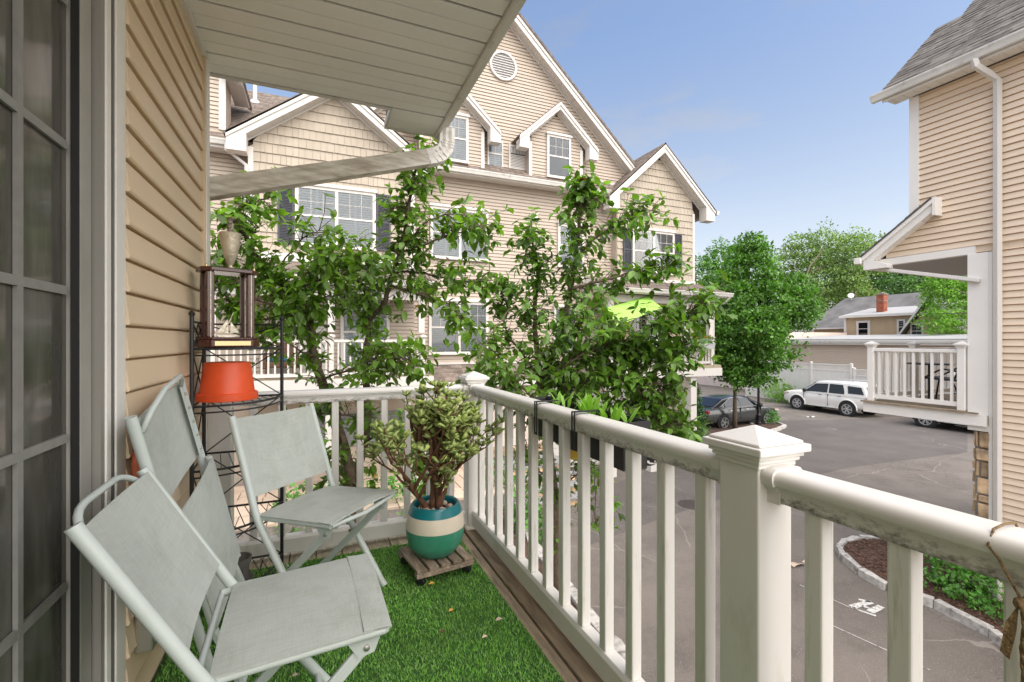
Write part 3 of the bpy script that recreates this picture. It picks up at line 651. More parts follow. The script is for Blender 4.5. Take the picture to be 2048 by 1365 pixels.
# ================================================================ building kit
class Frame:
    """wall frame: u along the wall, n outward, z up"""
    def __init__(s, O, u, n): s.O, s.u, s.n = Vector(O), Vector(u), Vector(n)
    def p(s, u, n, z): return s.O + s.u*u + s.n*n + Vector((0,0,z))
    def box(s, mb, u0,u1,n0,n1,z0,z1):
        P = [s.p(u,n,z) for z in (z0,z1) for u,n in ((u0,n0),(u1,n0),(u1,n1),(u0,n1))]
        return mb.add(P, [(0,3,2,1),(4,5,6,7),(0,1,5,4),(1,2,6,5),(2,3,7,6),(3,0,4,7)])
def const(c): return lambda z: c
def courses(parent, F, fl, fr, z0, z1, h, d, m, name='siding_course', shakes=0):
    z = z0
    while z < z1 - .01:
        zt = min(z+h, z1); a0,a1,b0,b1 = fl(z),fr(z),fl(zt),fr(zt)
        if a1-a0 < .06: break
        if b1 < b0: b0 = b1 = (b0+b1)/2
        mb = MB()
        if shakes:
            u = a0
            while u < a1-.01:
                w = rng.uniform(.10,.19); e = min(u+w,a1); g = .003
                if a1-e < .05: e = a1
                lo0,lo1 = u+g, e-g
                c = lambda q: min(max(q,b0),b1)
                dd = d+rng.uniform(-.002,.003); dz = rng.uniform(-.004,.004)
                mb.add([F.p(lo0,-.01,z+dz),F.p(lo1,-.01,z+dz),F.p(lo1,dd,z+dz),F.p(lo0,dd,z+dz),F.p(c(lo0),-.01,zt),F.p(c(lo1),-.01,zt),F.p(c(lo1),.004,zt),F.p(c(lo0),.004,zt)],
                       [(0,1,2,3),(4,5,6,7),(0,1,5,4),(1,2,6,5),(2,3,7,6),(3,0,4,7)]); u = e
        else:
            cut=[(a0,b0,a1,b1)]
            if a1-a0>3.2:
                k_=rng.uniform(.3,.7); ca,cb=a0+(a1-a0)*k_,b0+(b1-b0)*k_; cut=[(a0,b0,ca,cb),(ca+.002,cb+.002,a1,b1)]
            if len(cut)==2:
                a0,b0,a1,b1=cut[0]; m0,m1=a0+(b0-a0)*.84,a1+(b1-a1)*.84; zm=z+(zt-z)*.84; m2=MB().add([F.p(a0,-.0105,z),F.p(a0,d+.0025,z),F.p(m0,.009,zm),F.p(b0,-.0105,zt),F.p(a1,-.0105,z),F.p(a1,d+.0025,z),F.p(m1,.009,zm),F.p(b1,-.0105,zt)],[(0,3,2,1),(4,5,6,7),(0,1,5,4),(1,2,6,5),(2,3,7,6),(3,0,4,7)]); mk(name, m2, m, parent); a0,b0,a1,b1=cut[1]
            m0,m1=a0+(b0-a0)*.84,a1+(b1-a1)*.84; zm=z+(zt-z)*.84; mb.add([F.p(a0,-.0105,z),F.p(a0,d,z),F.p(m0,.007,zm),F.p(b0,-.0105,zt),F.p(a1,-.0105,z),F.p(a1,d,z),F.p(m1,.007,zm),F.p(b1,-.0105,zt)],
                   [(0,3,2,1),(4,5,6,7),(0,1,5,4),(1,2,6,5),(2,3,7,6),(3,0,4,7)])
        mk(name, mb, m, parent); z += h
def slab(parent, F, poly, n0, n1, m, name='wall'):
    """polygon (u,z) in the wall plane with thickness n0..n1"""
    return mk(name, MB().prism([F.p(u,n0,z) for u,z in poly], F.n*(n1-n0)), m, parent)
def window(parent, F, u0,u1,z0,z1, twin=True, shutter_in=True, crown=True, fw=.075, back=None, grid=(3,2), low_grid=False):
    mb = MB(); n0,n1 = -.02,.080
    F.box(mb,u0,u0+fw,n0,n1,z0,z1); F.box(mb,u1-fw,u1,n0,n1,z0,z1); F.box(mb,u0+fw,u1-fw,n0,n1-.002,z1-fw,z1); F.box(mb,u0+fw,u1-fw,n0,n1-.002,z0,z0+fw*.7)
    F.box(mb,u0-.02,u1+.02,n0,n1+.03,z0-.035,z0-.0005)
    if crown: F.box(mb,u0-.035,u1+.035,n0,n1+.035,z1+.0005,z1+.055); F.box(mb,u0-.015,u1+.015,n0,n1+.012,z1+.0552,z1+.085)
    um = (u0+u1)/2
    lights = [(u0+fw,um-.035),(um+.035,u1-fw)] if twin else [(u0+fw,u1-fw)]
    if twin: F.box(mb,um-.035,um+.035,n0,n1-.004,z0+fw*.7,z1-fw)
    w = mk('window', mb, M['trim'], parent)
    bk = MB(); F.box(bk,u0+.02,u1-.02,-.015,.036,z0+.02,z1-.02); mk('interior', bk, back or (M['dim_in'] if shutter_in else M['dark_in']), w)
    for a,b in lights:
        zm = (z0+z1)/2; za,zb = z0+fw*.7, z1-fw
        sm = MB(); F.box(sm,a,b,.057,.075,zm-.022,zm+.022)
        mk('meeting_rail', sm, M['trim'], w)
        for lo,hi in ((za,zm-.022),(zm+.022,zb)):
            pm = MB(); F.box(pm,a,b,.059,.063,lo,hi); mk('pane', pm, M['glass'], w)
        g = MB(); 
        for (lo,hi) in ([(zm+.022,zb)] + ([(za,zm-.022)] if low_grid else [])):
            for i in range(1,grid[0]): uu=a+(b-a)*i/grid[0]; F.box(g,uu-.0045,uu+.0045,.064,.069,lo,hi)
            for i in range(1,grid[1]): zz=lo+(hi-lo)*i/grid[1]; F.box(g,a,b,.0642,.0688,zz-.0045,zz+.0045)
        mk('muntin_grid', g, M['trim'], w)
        if shutter_in:
            s_ = MB(); hw=(b-a)/2
            for k in range(2):
                c0=a+k*hw; c1=c0+hw
                F.box(s_,c0,c0+.035,.038,.052,za,zb); F.box(s_,c1-.035,c1,.038,.052,za,zb)
                zz=za+.03
                while zz<zb-.03:
                    s_.add([F.p(c0+.036,.040,zz+.055),F.p(c1-.036,.040,zz+.055),F.p(c1-.036,.054,zz),F.p(c0+.036,.054,zz),F.p(c0+.036,.038,zz+.050),F.p(c1-.036,.038,zz+.050),F.p(c1-.036,.052,zz-.005),F.p(c0+.036,.052,zz-.005)],
                           [(0,1,2,3),(4,5,6,7),(0,1,5,4),(1,2,6,5),(2,3,7,6),(3,0,4,7)]); zz+=.062
            mk('louvred_blind', s_, M['slat_in'], w)
    return w
def shutter(parent, F, u0,u1,z0,z1):
    mb = MB(); f=.045
    F.box(mb,u0,u0+f,0,.06,z0,z1);F.box(mb,u1-f,u1,0,.06,z0,z1)
    for a,b in ((z0,z0+f),(z1-f,z1),((z0+z1)/2-f/2,(z0+z1)/2+f/2)): F.box(mb,u0+f,u1-f,0,.058,a,b)
    F.box(mb,u0+f,u1-f,0,.036,z0+f,z1-f)
    s_ = mk('shutter', mb, M['shutter'], parent)
    lv=MB(); z=z0+f+.02
    while z<z1-f-.02:
        if abs(z-(z0+z1)/2)>.05: lv.add([F.p(u0+f,.037,z+.03),F.p(u1-f,.037,z+.03),F.p(u1-f,.056,z),F.p(u0+f,.056,z)],[(0,1,2,3)])
        z+=.038
    mk('louvres', lv, M['shutter'], s_)
def roof(parent, p00, p10, p11, p01, m, m_stuff, thick=.06, expo=.14, tab=.30, maxtabs=300, near=None, name='roof'):
    """quad roof plane: p00-p10 eave, p01-p11 top; slab plus individual shingles laid over it"""
    p00,p10,p11,p01 = map(Vector,(p00,p10,p11,p01)); nrm=(p10-p00).cross(p01-p00).normalized()
    if nrm.z<0: nrm=-nrm
    r_ = mk(name, MB().prism([p00,p10,p11,p01],-nrm*thick), m, parent)
    L=((p01-p00).length+(p11-p10).length)/2; rows=max(1,int(L/expo)); tabs=[]
    for i in range(rows):
        f0,f1=i/rows,min(1,(i+1.25)/rows); a=p00.lerp(p01,f0); b=p10.lerp(p11,f0); a2=p00.lerp(p01,f1); b2=p10.lerp(p11,f1)
        W=(b-a).length
        if W<.05: continue
        u=-rng.uniform(0,tab)
        while u<W:
            w=tab*rng.uniform(.55,1.25); s0,s1=max(u,0)/W,min(u+w,W)/W; u+=w
            if s1-s0<.01: continue
            th=rng.choice((.007,.010,.013)); g=.004/W
            q=[a.lerp(b,s0+g),a.lerp(b,s1-g),a2.lerp(b2,s1-g),a2.lerp(b2,s0+g)]
            tabs.append((q[0]+nrm*th,q[1]+nrm*th,q[2]+nrm*.002,q[3]+nrm*.002,q[0],q[1]))
    if near is not None: tabs.sort(key=lambda t:(t[0]-Vector(near)).length)
    FS=[(0,1,2,3),(0,1,5,4),(0,3,4),(1,2,5)]
    for t in tabs[:maxtabs]: mk('shingle', MB().add(t,FS), m, r_)
    if tabs[maxtabs:]:
        mb=MB()
        for t in tabs[maxtabs:]: mb.add(t,FS)
        me=mb.mesh('shingles',fix=False); link('shingles', me, m_stuff, r_, kind='stuff')
    return r_
def railing(parent, A, B, z0, h, sp=.13, newels=(0,1), w=.05, bw=.035, pm=None, caps=True):
    """porch railing from A to B (xy) standing at z0"""
    pm = pm or M['trim']; A,B=Vector((*A,0)),Vector((*B,0)); d=B-A; L=d.length; dn=d/L
    Z=Vector((0,0,1))
    mk('top_rail', MB().beam(A+Z*(z0+h-.03),B+Z*(z0+h-.03),.07,.06), pm, parent, bevel=.008)
    mk('bottom_rail', MB().beam(A+Z*(z0+.09),B+Z*(z0+.09),.045,.075), pm, parent)
    for s in newels:
        p=A+d*s; capped_post(parent,p.x,p.y,.10,z0+h+.06,z0,pm,1.3,cap=pm)
    n=int(L/sp)
    me=MB().box(-bw/2,bw/2,-bw/2,bw/2,.128,h-.061).mesh('baluster'); me.materials.append(pm)
    for i in range(1,n):
        p=A+d*(i/n)
        if any(abs(i/n-s)*L<.07 for s in newels): continue
        o=link('baluster',me,None,parent); o.location=(p.x,p.y,z0)
def gable_trim(parent, F, ul, ur, uc, zl, zp, over, wid, m=None, ret=.35):
    """rake boards, rake soffit, cornice returns: ul/ur feet, uc peak, zl foot height, zp peak height; over = overhang"""
    m = m or M['trim']
    for uf in (ul,ur):
        d=1 if uf>uc else -1
        run=abs(uf-uc); th=math.atan2(zp-zl,run); v=wid/math.cos(th)
        mk('rake_board', MB().prism([F.p(uc,over,zp),F.p(uf,over,zl),F.p(uf,over,zl-v),F.p(uc,over,zp-v)],-F.n*.04), m, parent)
        mk('rake_moulding', MB().prism([F.p(uc,over+.03,zp+.02),F.p(uf,over+.03,zl+.02),F.p(uf,over+.03,zl-v*.42),F.p(uc,over+.03,zp-v*.42)],-F.n*.0285), m, parent)
        mk('rake_soffit', MB().prism([F.p(uc,over-.041,zp-v),F.p(uf,over-.041,zl-v),F.p(uf,over-.041,zl-v+.02),F.p(uc,over-.041,zp-v+.02)],-F.n*(over-.043)), m, parent)
        # fascia strip against the wall, drawn narrow
        mk('rake_frieze', MB().prism([F.p(uc,.032,zp-v-.001),F.p(uf-d*.05,.032,zl-v-.001+.05*math.tan(th)),F.p(uf-d*.05,.032,zl-v-.04+.05*math.tan(th)),F.p(uc,.032,zp-v-.05)],-F.n*.03), m, parent)
        # dark soffit vents / grooves
        g=MB(); nn=int(run/.22)
        for i in range(1,nn):
            f=i/nn; uu=uc+(uf-uc)*f; zz=zp+(zl-zp)*f-v-.003
            F.box(g,uu-.006,uu+.006,.05,over-.05,zz-.004,zz+.0)
        mk('soffit_grooves', g, M['trim_grey'], parent, kind='stuff')
        if ret:
            bx=MB(); a,b=sorted((uf,uf-d*ret)); zb=zl-v*.9
            bx.prism([F.p(uf,over+.002,zl-v*.35),F.p(uf,over+.002,zb-.14),F.p(uf-d*ret,over+.002,zb-.14),F.p(uf-d*ret,over+.002,zl-v*.35+ret*math.tan(th)*.62)],-F.n*(over-.004))
            mk('cornice_return', bx, m, parent)
def gutter(parent, p, q, out, m=None):
    p,q,o=Vector(p),Vector(q),Vector(out).normalized(); Z=Vector((0,0,1))
    sec=[(0,0),(0,.12),(.115,.12),(.115,.10),(.095,.06),(.075,0)]
    mk('gutter', MB().prism([p+o*a+Z*b for a,b in sec], q-p), m or M['trim_grey'], parent)
def downspout(parent, pts, r=.04, m=None):
    mb=MB(); 
    mb.tube(pts, r, 4); mk('downspout', mb, m or M['trim'], parent, bevel=.01)

# ================================================================ townhouse across the drive (faces -y)
th = thing('gabled_townhouse', (5,13,GR), 'long beige clapboard townhouse with several white-trimmed gables across the drive', 'house')
YM = 13.0
FM = Frame((0,YM,0),(1,0,0),(0,-1,0))
slab(th,FM,[(2.2,-2.8),(12.43,-2.8),(12.43,6.3),(2.2,6.3)],-.25,-.011,M['siding'])
courses(th,FM,const(2.5),const(9.3),.60,6.0,.1016,.023,M['siding'])
mk('water_table', FM.box(MB(),2.5,9.3,-.01,.05,.545,.60), M['trim'], th)
# skirt roof under the first floor
roof(th,(2.55,12.45,.10),(8.2,12.45,.10),(8.2,12.99,.545),(2.55,12.99,.545),M['shingle'],M['shingle_stuff'],.04,.14,.26,120)
mk('skirt_fascia', MB().box(2.55,8.2,12.40,12.449,-.08,.09), M['trim'], th)
# lower level: pale wall, garage door, stone base
FL = Frame((0,12.75,0),(1,0,0),(0,-1,0))
mk('lower_wall', FL.box(MB(),2.3,12.4,-.4,0,-2.8,-.0), M['stucco_pink'], th)
gd = mk('garage_door', FL.box(MB(),6.7,9.3,.001,.03,-2.75,-.45), M['trim'], th)
for i in range(4):
    for j in range(4):
        mk('door_panel', FL.box(MB(),6.78+j*.64,7.32+j*.64,.031,.042,-2.68+i*.57,-2.22+i*.57), M['trim'], gd, bevel=.008)
mk('door_trim', FL.box(FL.box(FL.box(MB(),6.55,6.699,.001,.06,-2.8,-.3),9.301,9.45,.001,.06,-2.8,-.3),6.55,9.45,.001,.062,-.299,-.15), M['trim'], th)
# stone veneer at the base
veneer = mk('stone_base', FL.box(MB(),2.3,6.5,-.01,.03,-2.8,-1.9), M['mortar'], th)
def stones(parent, F, u0,u1,z0,z1, n0, m, smin=.18, smax=.42, hmin=.12, hmax=.24, vert=False):
    z=z0
    while z<z1-.02:
        h=min(rng.uniform(hmin,hmax),z1-z); u=u0
        while u<u1-.02:
            w=min(rng.uniform(smin,smax),u1-u); g=.008; dp=rng.uniform(.02,.05); mb=MB()
            j=lambda: rng.uniform(-.012,.012)
            mb.add([F.p(u+g,n0,z+g),F.p(u+w-g,n0,z+g),F.p(u+w-g,n0,z+h-g),F.p(u+g,n0,z+h-g),
                    F.p(u+g+.012+j(),n0+dp+j(),z+g+.012),F.p(u+w-g-.012+j(),n0+dp+j(),z+g+.012),F.p(u+w-g-.012+j(),n0+dp+j(),z+h-g-.012),F.p(u+g+.012+j(),n0+dp+j(),z+h-g-.012)],
                   [(0,3,2,1),(4,5,6,7),(0,1,5,4),(1,2,6,5),(2,3,7,6),(3,0,4,7)])
            mk('stone', mb, m, parent, bevel=.012); u+=w
        z+=h
stones(veneer,FL,2.3,6.5,-2.2,-1.9,.03,M['fieldstone'])
# windows of the main front
window(th,FM,2.96,4.70,3.60,5.05); window(th,FM,2.92,4.70,.86,2.36)
window(th,FM,7.05,8.0,3.60,4.95,twin=False); window(th,FM,6.9,7.7,.95,2.3,twin=False)
mk('exhaust_hood', FM.box(FM.box(MB(),6.18,6.36,.0,.05,5.0,5.2),6.20,6.34,.05,.09,5.02,5.17), M['trim'], th, bevel=.01)
# eaves of the main front
mk('eave_soffit', MB().box(2.45,8.75,12.62,12.99,5.94,5.96), M['trim'], th)
mk('eave_fascia', MB().box(2.45,8.75,12.585,12.619,5.93,6.08), M['trim'], th)
mk('frieze_board', FM.box(MB(),2.45,9.2,.0145,.03,5.86,5.939), M['siding'], th)
gutter(th,(2.45,12.584,5.965),(8.75,12.584,5.965),(0,-1,0))
roof(th,(2.45,12.56,6.09),(9.1,12.56,6.09),(9.1,13.12,6.56),(2.45,13.12,6.56),M['shingle'],M['shingle_stuff'],.05,.14,.28,140)
g=MB()
for i in range(30): g.box(2.6+i*.205,2.608+i*.205,12.63,12.98,5.936,5.9401)
mk('soffit_grooves', g, M['trim_grey'], th, kind='stuff')
# third floor gable
FU = Frame((0,13.12,0),(1,0,0),(0,-1,0))
GP, GZ, GS = 5.35, 11.28, .915
gl = lambda z: GP-(GZ-.24-z)/GS; gr_ = lambda z: GP+(GZ-.24-z)/GS
slab(th,FU,[(gl(6.3),6.3),(gr_(6.3),6.3),(GP,GZ-.42)],-.3,-.011,M['siding'])
courses(th,FU,lambda z:max(gl(z),1.2),gr_,6.56,11.0,.1016,.023,M['siding'])
mk('gable_base_trim', FU.box(MB(),2.45,gr_(6.5)-.1,.0,.03,6.49,6.56), M['trim'], th)
gable_trim(th,FU,GP-(GZ-6.6)/GS,GP+(GZ-6.6)/GS,GP,6.6,GZ,.34,.22,ret=0)
# big roof behind the gable
for s in (-1,1):
    e=GP+s*(GZ-6.6)/GS
    roof(th,(e,12.72,6.66),(e,19,6.66),(GP,19,GZ+.08),(GP,12.72,GZ+.08),M['shingle'],M['shingle_stuff'],.06,.3,.4,0)
# round louvred vent
vc = Vector((5.24,0,9.6)); vr=.37
rv = mk('round_vent', MB().lathe([(vr,0),(vr+.01,.05),(vr+.075,.055),(vr+.085,.03),(vr+.085,0)],(vc.x,13.10,vc.z),36,(0,-1,0)), M['trim'], th, smooth='auto')
mk('vent_back', MB().lathe([(vr,.0),(vr,.02)],(vc.x,13.099,vc.z),36,(0,-1,0)), M['dim_in'], rv)
z=vc.z-vr+.05
while z<vc.z+vr-.03:
    hw=math.sqrt(max(.001,vr*vr-(z-vc.z)**2))-.005
    mk('slat', MB().add([FU.p(vc.x-hw,.022,z+.045),FU.p(vc.x+hw,.022,z+.045),FU.p(vc.x+hw,.055,z),FU.p(vc.x-hw,.055,z),FU.p(vc.x-hw,.022,z+.035),FU.p(vc.x+hw,.022,z+.035),FU.p(vc.x+hw,.055,z-.01),FU.p(vc.x-hw,.055,z-.01)],[(0,1,2,3),(4,5,6,7),(0,1,5,4),(1,2,6,5),(2,3,7,6),(3,0,4,7)]), M['trim'], rv)
    z+=.075
# small window and louvre between the dormers
window(th,FU,4.72,5.22,6.48,7.26,twin=False,crown=False,fw=.04,grid=(2,1))
lv = mk('wall_louvre', FU.box(FU.box(FU.box(FU.box(MB(),5.42,5.47,0,.062,6.50,7.24),5.98,6.03,0,.062,6.50,7.24),5.47,5.98,0,.060,7.19,7.24),5.47,5.98,0,.060,6.5,6.55), M['trim'], th)
mk('louvre_back', FU.box(MB(),5.47,5.98,.0,.032,6.55,7.19), M['dark_in'], lv)
for i in range(9): mk('slat', FU.box(MB(),5.47,5.98,.033,.052,6.565+i*.045,6.590+i*.045), M['trim'], lv)
for i in range(10): mk('slat', FU.box(MB(),5.49+i*.05,5.515+i*.05,.033,.052,6.99,7.18), M['trim'], lv)
# dormers
def dormer(uc, hw, zb, zw, zp, yf, wu, wz, ov=.30):
    F=Frame((0,yf,0),(1,0,0),(0,-1,0)); s=(zp-zw)/(hw+ov)
    slab(th,F,[(uc-hw,zb),(uc+hw,zb),(uc+hw,zw+.1),(uc,zp-.3),(uc-hw,zw+.1)],-.6,-.011,M['siding'],'dormer_wall')
    wl=lambda z: uc-min(hw-.09,(zp-.08-z)/s); wr=lambda z: uc+min(hw-.09,(zp-.08-z)/s)
    courses(th,F,wl,wr,zb,zp-.3,.1016,.023,M['siding'])
    for a,b in ((uc-hw,uc-hw+.10),(uc+hw-.10,uc+hw)): mk('pilaster', F.box(MB(),a,b,-.02,.03,zb-.05,zw+.02), M['trim'], th)
    mk('dormer_sill', F.box(MB(),uc-hw+.1,uc+hw-.1,-.01,.04,zb-.05,zb), M['trim'], th)
    gable_trim(th,F,uc-hw-ov,uc+hw+ov,uc,zw,zp,.28,.145,ret=.32)
    for sg in (-1,1):
        e=uc+sg*(hw+ov+.03)
        roof(th,(e,yf-.30,zw+.01),(e,yf+.75,zw+.01),(uc,yf+.75,zp+.05),(uc,yf-.30,zp+.05),M['shingle'],M['shingle_stuff'],.035,.16,.28,24)
    window(th,F,*wu,*wz,twin=False,shutter_in=(uc<6),fw=.07)
dormer(6.91,.95,6.24,7.30,8.55,12.80,(6.56,7.40),(6.32,7.62),.42)
dormer(3.57,.95,6.24,7.30,8.55,12.80,(3.22,4.02),(6.34,7.64),.42)
# left bay with shakes
FB = Frame((0,12.4,0),(1,0,0),(0,-1,0)); BC,BP,BS=.42,7.62,.74
bl=lambda z: max(-1.46,BC-(BP-.20-z)/BS); br=lambda z: min(2.40,BC+(BP-.20-z)/BS)
slab(th,FB,[(-1.46,3.2),(2.40,3.2),(2.40,5.8),(BC,BP-.34),(-1.46,5.8)],-.7,-.011,M['shake'])
courses(th,FB,lambda z:bl(z)+.08,lambda z:br(z)-.02,3.34,7.25,.235,.030,M['shake'],'shake_course',shakes=1)
for a,b in ((-1.46,-1.37),(2.32,2.41)): mk('corner_board', FB.box(MB(),a-.02,b,-.62,.035,3.2,5.78), M['trim'], th)
mk('bay_base_trim', FB.box(FB.box(MB(),-1.5,2.44,-.05,.05,3.20,3.335),-1.52,2.46,-.05,.09,3.14,3.1995), M['trim'], th)
gable_trim(th,FB,BC-2.30,BC+2.30,BC,5.92,BP,.34,.21,ret=.40)
for sg in (-1,1):
    e=BC+sg*2.36
    roof(th,(e,12.03,5.90),(e,15.6,5.90),(BC,15.6,BP+.05),(BC,12.03,BP+.05),M['shingle'],M['shingle_stuff'],.05,.16,.3,60,near=(BC,12,7))
window(th,FB,-.48,1.40,3.56,5.02)
shutter(th,FB,-.86,-.50,3.56,5.02); shutter(th,FB,1.42,1.78,3.56,5.02)
# recessed wall and roof left of the bay
FR = Frame((0,13.0,0),(1,0,0),(0,-1,0))
slab(th,FR,[(-7,-2.8),(-1.4,-2.8),(-1.4,5.9),(-7,5.9)],-.3,-.011,M['siding'])
courses(th,FR,const(-6.5),const(-1.48),3.3,5.8,.1016,.023,M['siding'])
mk('eave_soffit', MB().box(-7,-1.9,12.60,12.99,5.74,5.76), M['trim'], th)
mk('eave_fascia', MB().box(-7,-1.9,12.565,12.599,5.73,5.90), M['trim'], th)
gutter(th,(-7,12.564,5.79),(-1.85,12.564,5.79),(0,-1,0))
roof(th,(-7,12.52,5.92),(BC,12.52,5.92),(BC,16.6,9.1),(-7,16.6,9.1),M['shingle'],M['shingle_stuff'],.06,.15,.3,300,near=(-1.5,13.5,7))
mk('back_roof', MB().prism([(-7,16.6,9.1),(BC,16.6,9.1),(BC,20,6),(-7,20,6)],(0,0,-.1)), M['shingle'], th)
downspout(th,[(-1.93,12.48,5.80),(-1.93,12.46,5.68),(-1.50,12.30,5.30),(-1.50,12.30,3.2)],.05)
vp = at(510,205,y=15.6)
mk('vent_pipe', MB().lathe([(.16,-.1),(.12,.06),(.055,.10),(.055,.52)],(vp.x,15.6,8.28),14), M['trim'], th, smooth='auto')
FD = Frame((0,12.85,0),(1,0,0),(0,-1,0))
slab(th,FD,[(-4.6,6.1),(-2.02,6.1),(-2.02,7.75),(-3.3,8.75),(-4.6,7.75)],-.8,-.011,M['siding'],'dormer_wall')
courses(th,FD,const(-4.5),const(-2.14),6.3,7.75,.1016,.023,M['siding'])
mk('pilaster', FD.box(MB(),-2.14,-2.0,-.03,.03,6.25,7.75), M['trim'], th)
g=MB()
for i in range(14): g.box(-2.019,-2.005,12.9,13.6,6.36+i*.1,6.44+i*.1)
mk('dormer_cheek_siding', g, M['siding'], th)
gable_trim(th,FD,-4.95,-1.66,-3.3,7.62,8.86,.28,.2,ret=0)
mk('dormer_soffit', MB().prism([(-2.0,12.58,7.47),(-1.66,12.58,7.47),(-1.66,14.2,7.47),(-2.0,14.2,7.47)],(0,0,.03)), M['trim'], th)
for sg in (-1,1):
    e=-3.3+sg*1.66
    roof(th,(e,12.55,7.62),(e,14.6,7.62),(-3.3,14.6,8.90),(-3.3,12.55,8.90),M['shingle'],M['shingle_stuff'],.05,.16,.3,0)
# left porch (roof, deck, railing)
mk('porch_wall', FB.box(MB(),-1.46,2.40,-.68,-.012,-2.8,3.1), M['siding'], th)
courses(th,FB,const(-1.46),const(2.40),.40,3.1,.1016,.023,M['siding'])
window(th,FB,.55,1.75,.55,2.35,shutter_in=True)
mk('patio_door', FB.box(FB.box(MB(),-.98,.22,.001,.06,.41,2.48),-.90,.14,.061,.066,.50,2.40), M['trim'], th)
roof(th,(-2.3,10.75,2.62),(2.62,10.75,2.62),(2.62,12.38,3.14),(-2.3,12.38,3.14),M['shingle'],M['shingle_stuff'],.05,.14,.28,200)
mk('porch_fascia', MB().box(-2.3,2.62,10.70,10.749,2.44,2.60), M['trim'], th)
mk('porch_beam', MB().box(-2.1,2.45,10.95,11.10,2.18,2.44), M['trim'], th)
mk('porch_ceiling', MB().box(-2.25,2.55,11.12,12.38,2.44,2.46), M['soffit'], th)
gutter(th,(-2.3,10.699,2.48),(2.62,10.699,2.48),(0,-1,0))
for x in (-1.95,.30,2.30): mk('porch_column', MB().box(x-.07,x+.07,10.96,11.09,1.42,2.18), M['trim'], th)
for x in (-1.95,.30,2.30): mk('porch_pier', MB().box(x-.12,x+.12,10.95,11.15,GR+.62,.05), M['trim'], th)
mk('porch_deck', MB().box(-2.2,2.55,10.9,12.38,.28,.39), M['wood_pale'], th)
mk('porch_rim', MB().box(-2.22,2.57,10.86,10.899,.05,.385), M['trim'], th)
railing(th,(-1.95,11.02),(2.34,11.02),.39,.86,.125,(0,.525,1)); railing(th,(2.34,11.02),(2.34,12.3),.39,.86,.125,(1,))
mk('louvred_panel', FB.box(MB(),-.6,2.3,.0,.03,-1.45,-.6), M['bluestone'], th)
for i in range(11): mk('slat', FB.box(MB(),-.58,2.28,.031,.05,-1.43+i*.075,-1.385+i*.075), M['bluestone'], th)
# right gable with shakes
FG = Frame((0,12.7,0),(1,0,0),(0,-1,0)); RC,RP,RS=10.83,7.86,.90
rl=lambda z: max(9.1,RC-(RP-.20-z)/RS); rr=lambda z: min(12.40,RC+(RP-.20-z)/RS)
slab(th,FG,[(9.1,-2.8),(12.42,-2.8),(12.42,5.85),(RC,RP-.36),(9.1,5.85)],-3,-.011,M['shake'])
courses(th,FG,lambda z:rl(z)+.02,lambda z:rr(z)-.07,3.34,7.45,.235,.030,M['shake'],'shake_course',shakes=1)
for a,b in ((12.33,12.43),): mk('corner_board', FG.box(MB(),a,b,-.5,.035,3.2,5.75), M['trim'], th)
mk('bay_base_trim', FG.box(MB(),9.08,12.45,-.05,.05,3.20,3.335), M['trim'], th)
gable_trim(th,FG,RC-2.24,RC+2.24,RC,5.86,RP,.34,.20,ret=.40)
for sg in (-1,1):
    e=RC+sg*2.30
    roof(th,(e,12.33,5.84),(e,15.5,5.84),(RC,15.5,RP+.05),(RC,12.33,RP+.05),M['shingle'],M['shingle_stuff'],.05,.15,.3,150,near=(RC-1,12.3,7))
gutter(th,(RC+2.31,12.33,5.72),(RC+2.31,15.4,5.72),(1,0,0))
window(th,FG,9.70,11.47,3.54,4.97,shutter_in=False,back=M['curtain'],low_grid=False)
shutter(th,FG,9.34,9.68,3.54,4.97); shutter(th,FG,11.49,11.83,3.54,4.97)
# right porch
PY=11.6
mk('porch_wall', FG.box(MB(),9.1,12.4,-.3,-.012,.4,3.1), M['siding'], th)
courses(th,FG,const(8.9),const(12.0),.45,3.1,.1016,.023,M['siding_near'])
window(th,FG,9.6,10.95,.85,2.35,shutter_in=False,low_grid=True)
roof(th,(7.9,11.25,2.80),(12.55,11.25,2.80),(12.55,12.69,3.25),(7.9,12.69,3.25),M['shingle'],M['shingle_stuff'],.05,.14,.28,200)
mk('porch_rake', MB().prism([(7.88,11.22,2.82),(7.88,12.69,3.28),(7.88,12.69,3.10),(7.88,11.22,2.62)],(-.04,0,0)), M['trim'], th)
mk('porch_side', MB().prism([(7.92,11.40,2.70),(7.92,12.95,3.15),(7.92,12.95,2.50),(7.92,11.40,2.50)],(.03,0,0)), M['siding'], th)
mk('porch_fascia', MB().box(7.9,12.55,11.20,11.249,2.62,2.79), M['trim'], th)
mk('porch_beam', MB().box(8.0,12.2,11.50,11.66,2.40,2.62), M['trim'], th)
mk('porch_ceiling', MB().box(7.95,12.5,11.67,12.69,2.60,2.62), M['soffit'], th)
gutter(th,(7.9,11.199,2.66),(12.55,11.199,2.66),(0,-1,0))
for x in (8.08,10.95,12.0):
    mk('porch_column', MB().box(x-.08,x+.08,11.51,11.65,.44,2.40), M['trim'], th)
downspout(th,[(12.42,11.15,2.66),(12.36,11.25,2.50),(12.14,11.55,2.32),(12.14,11.56,.44)],.045)
mk('porch_deck', MB().box(7.95,12.35,11.42,12.69,.34,.43), M['wood_pale'], th)
mk('porch_rim', MB().box(7.95,12.35,11.38,11.419,.08,.335), M['trim'], th)
for x in (8.1,9.6,11.2): mk('porch_pier', MB().box(x-.12,x+.12,11.45,11.7,GR,.08), M['trim'], th)
railing(th,(8.08,PY-.1),(12.0,PY-.1),.43,.82,.125,(0,.58,1)); railing(th,(12.05,PY-.1),(12.05,12.6),.43,.82,.125,())
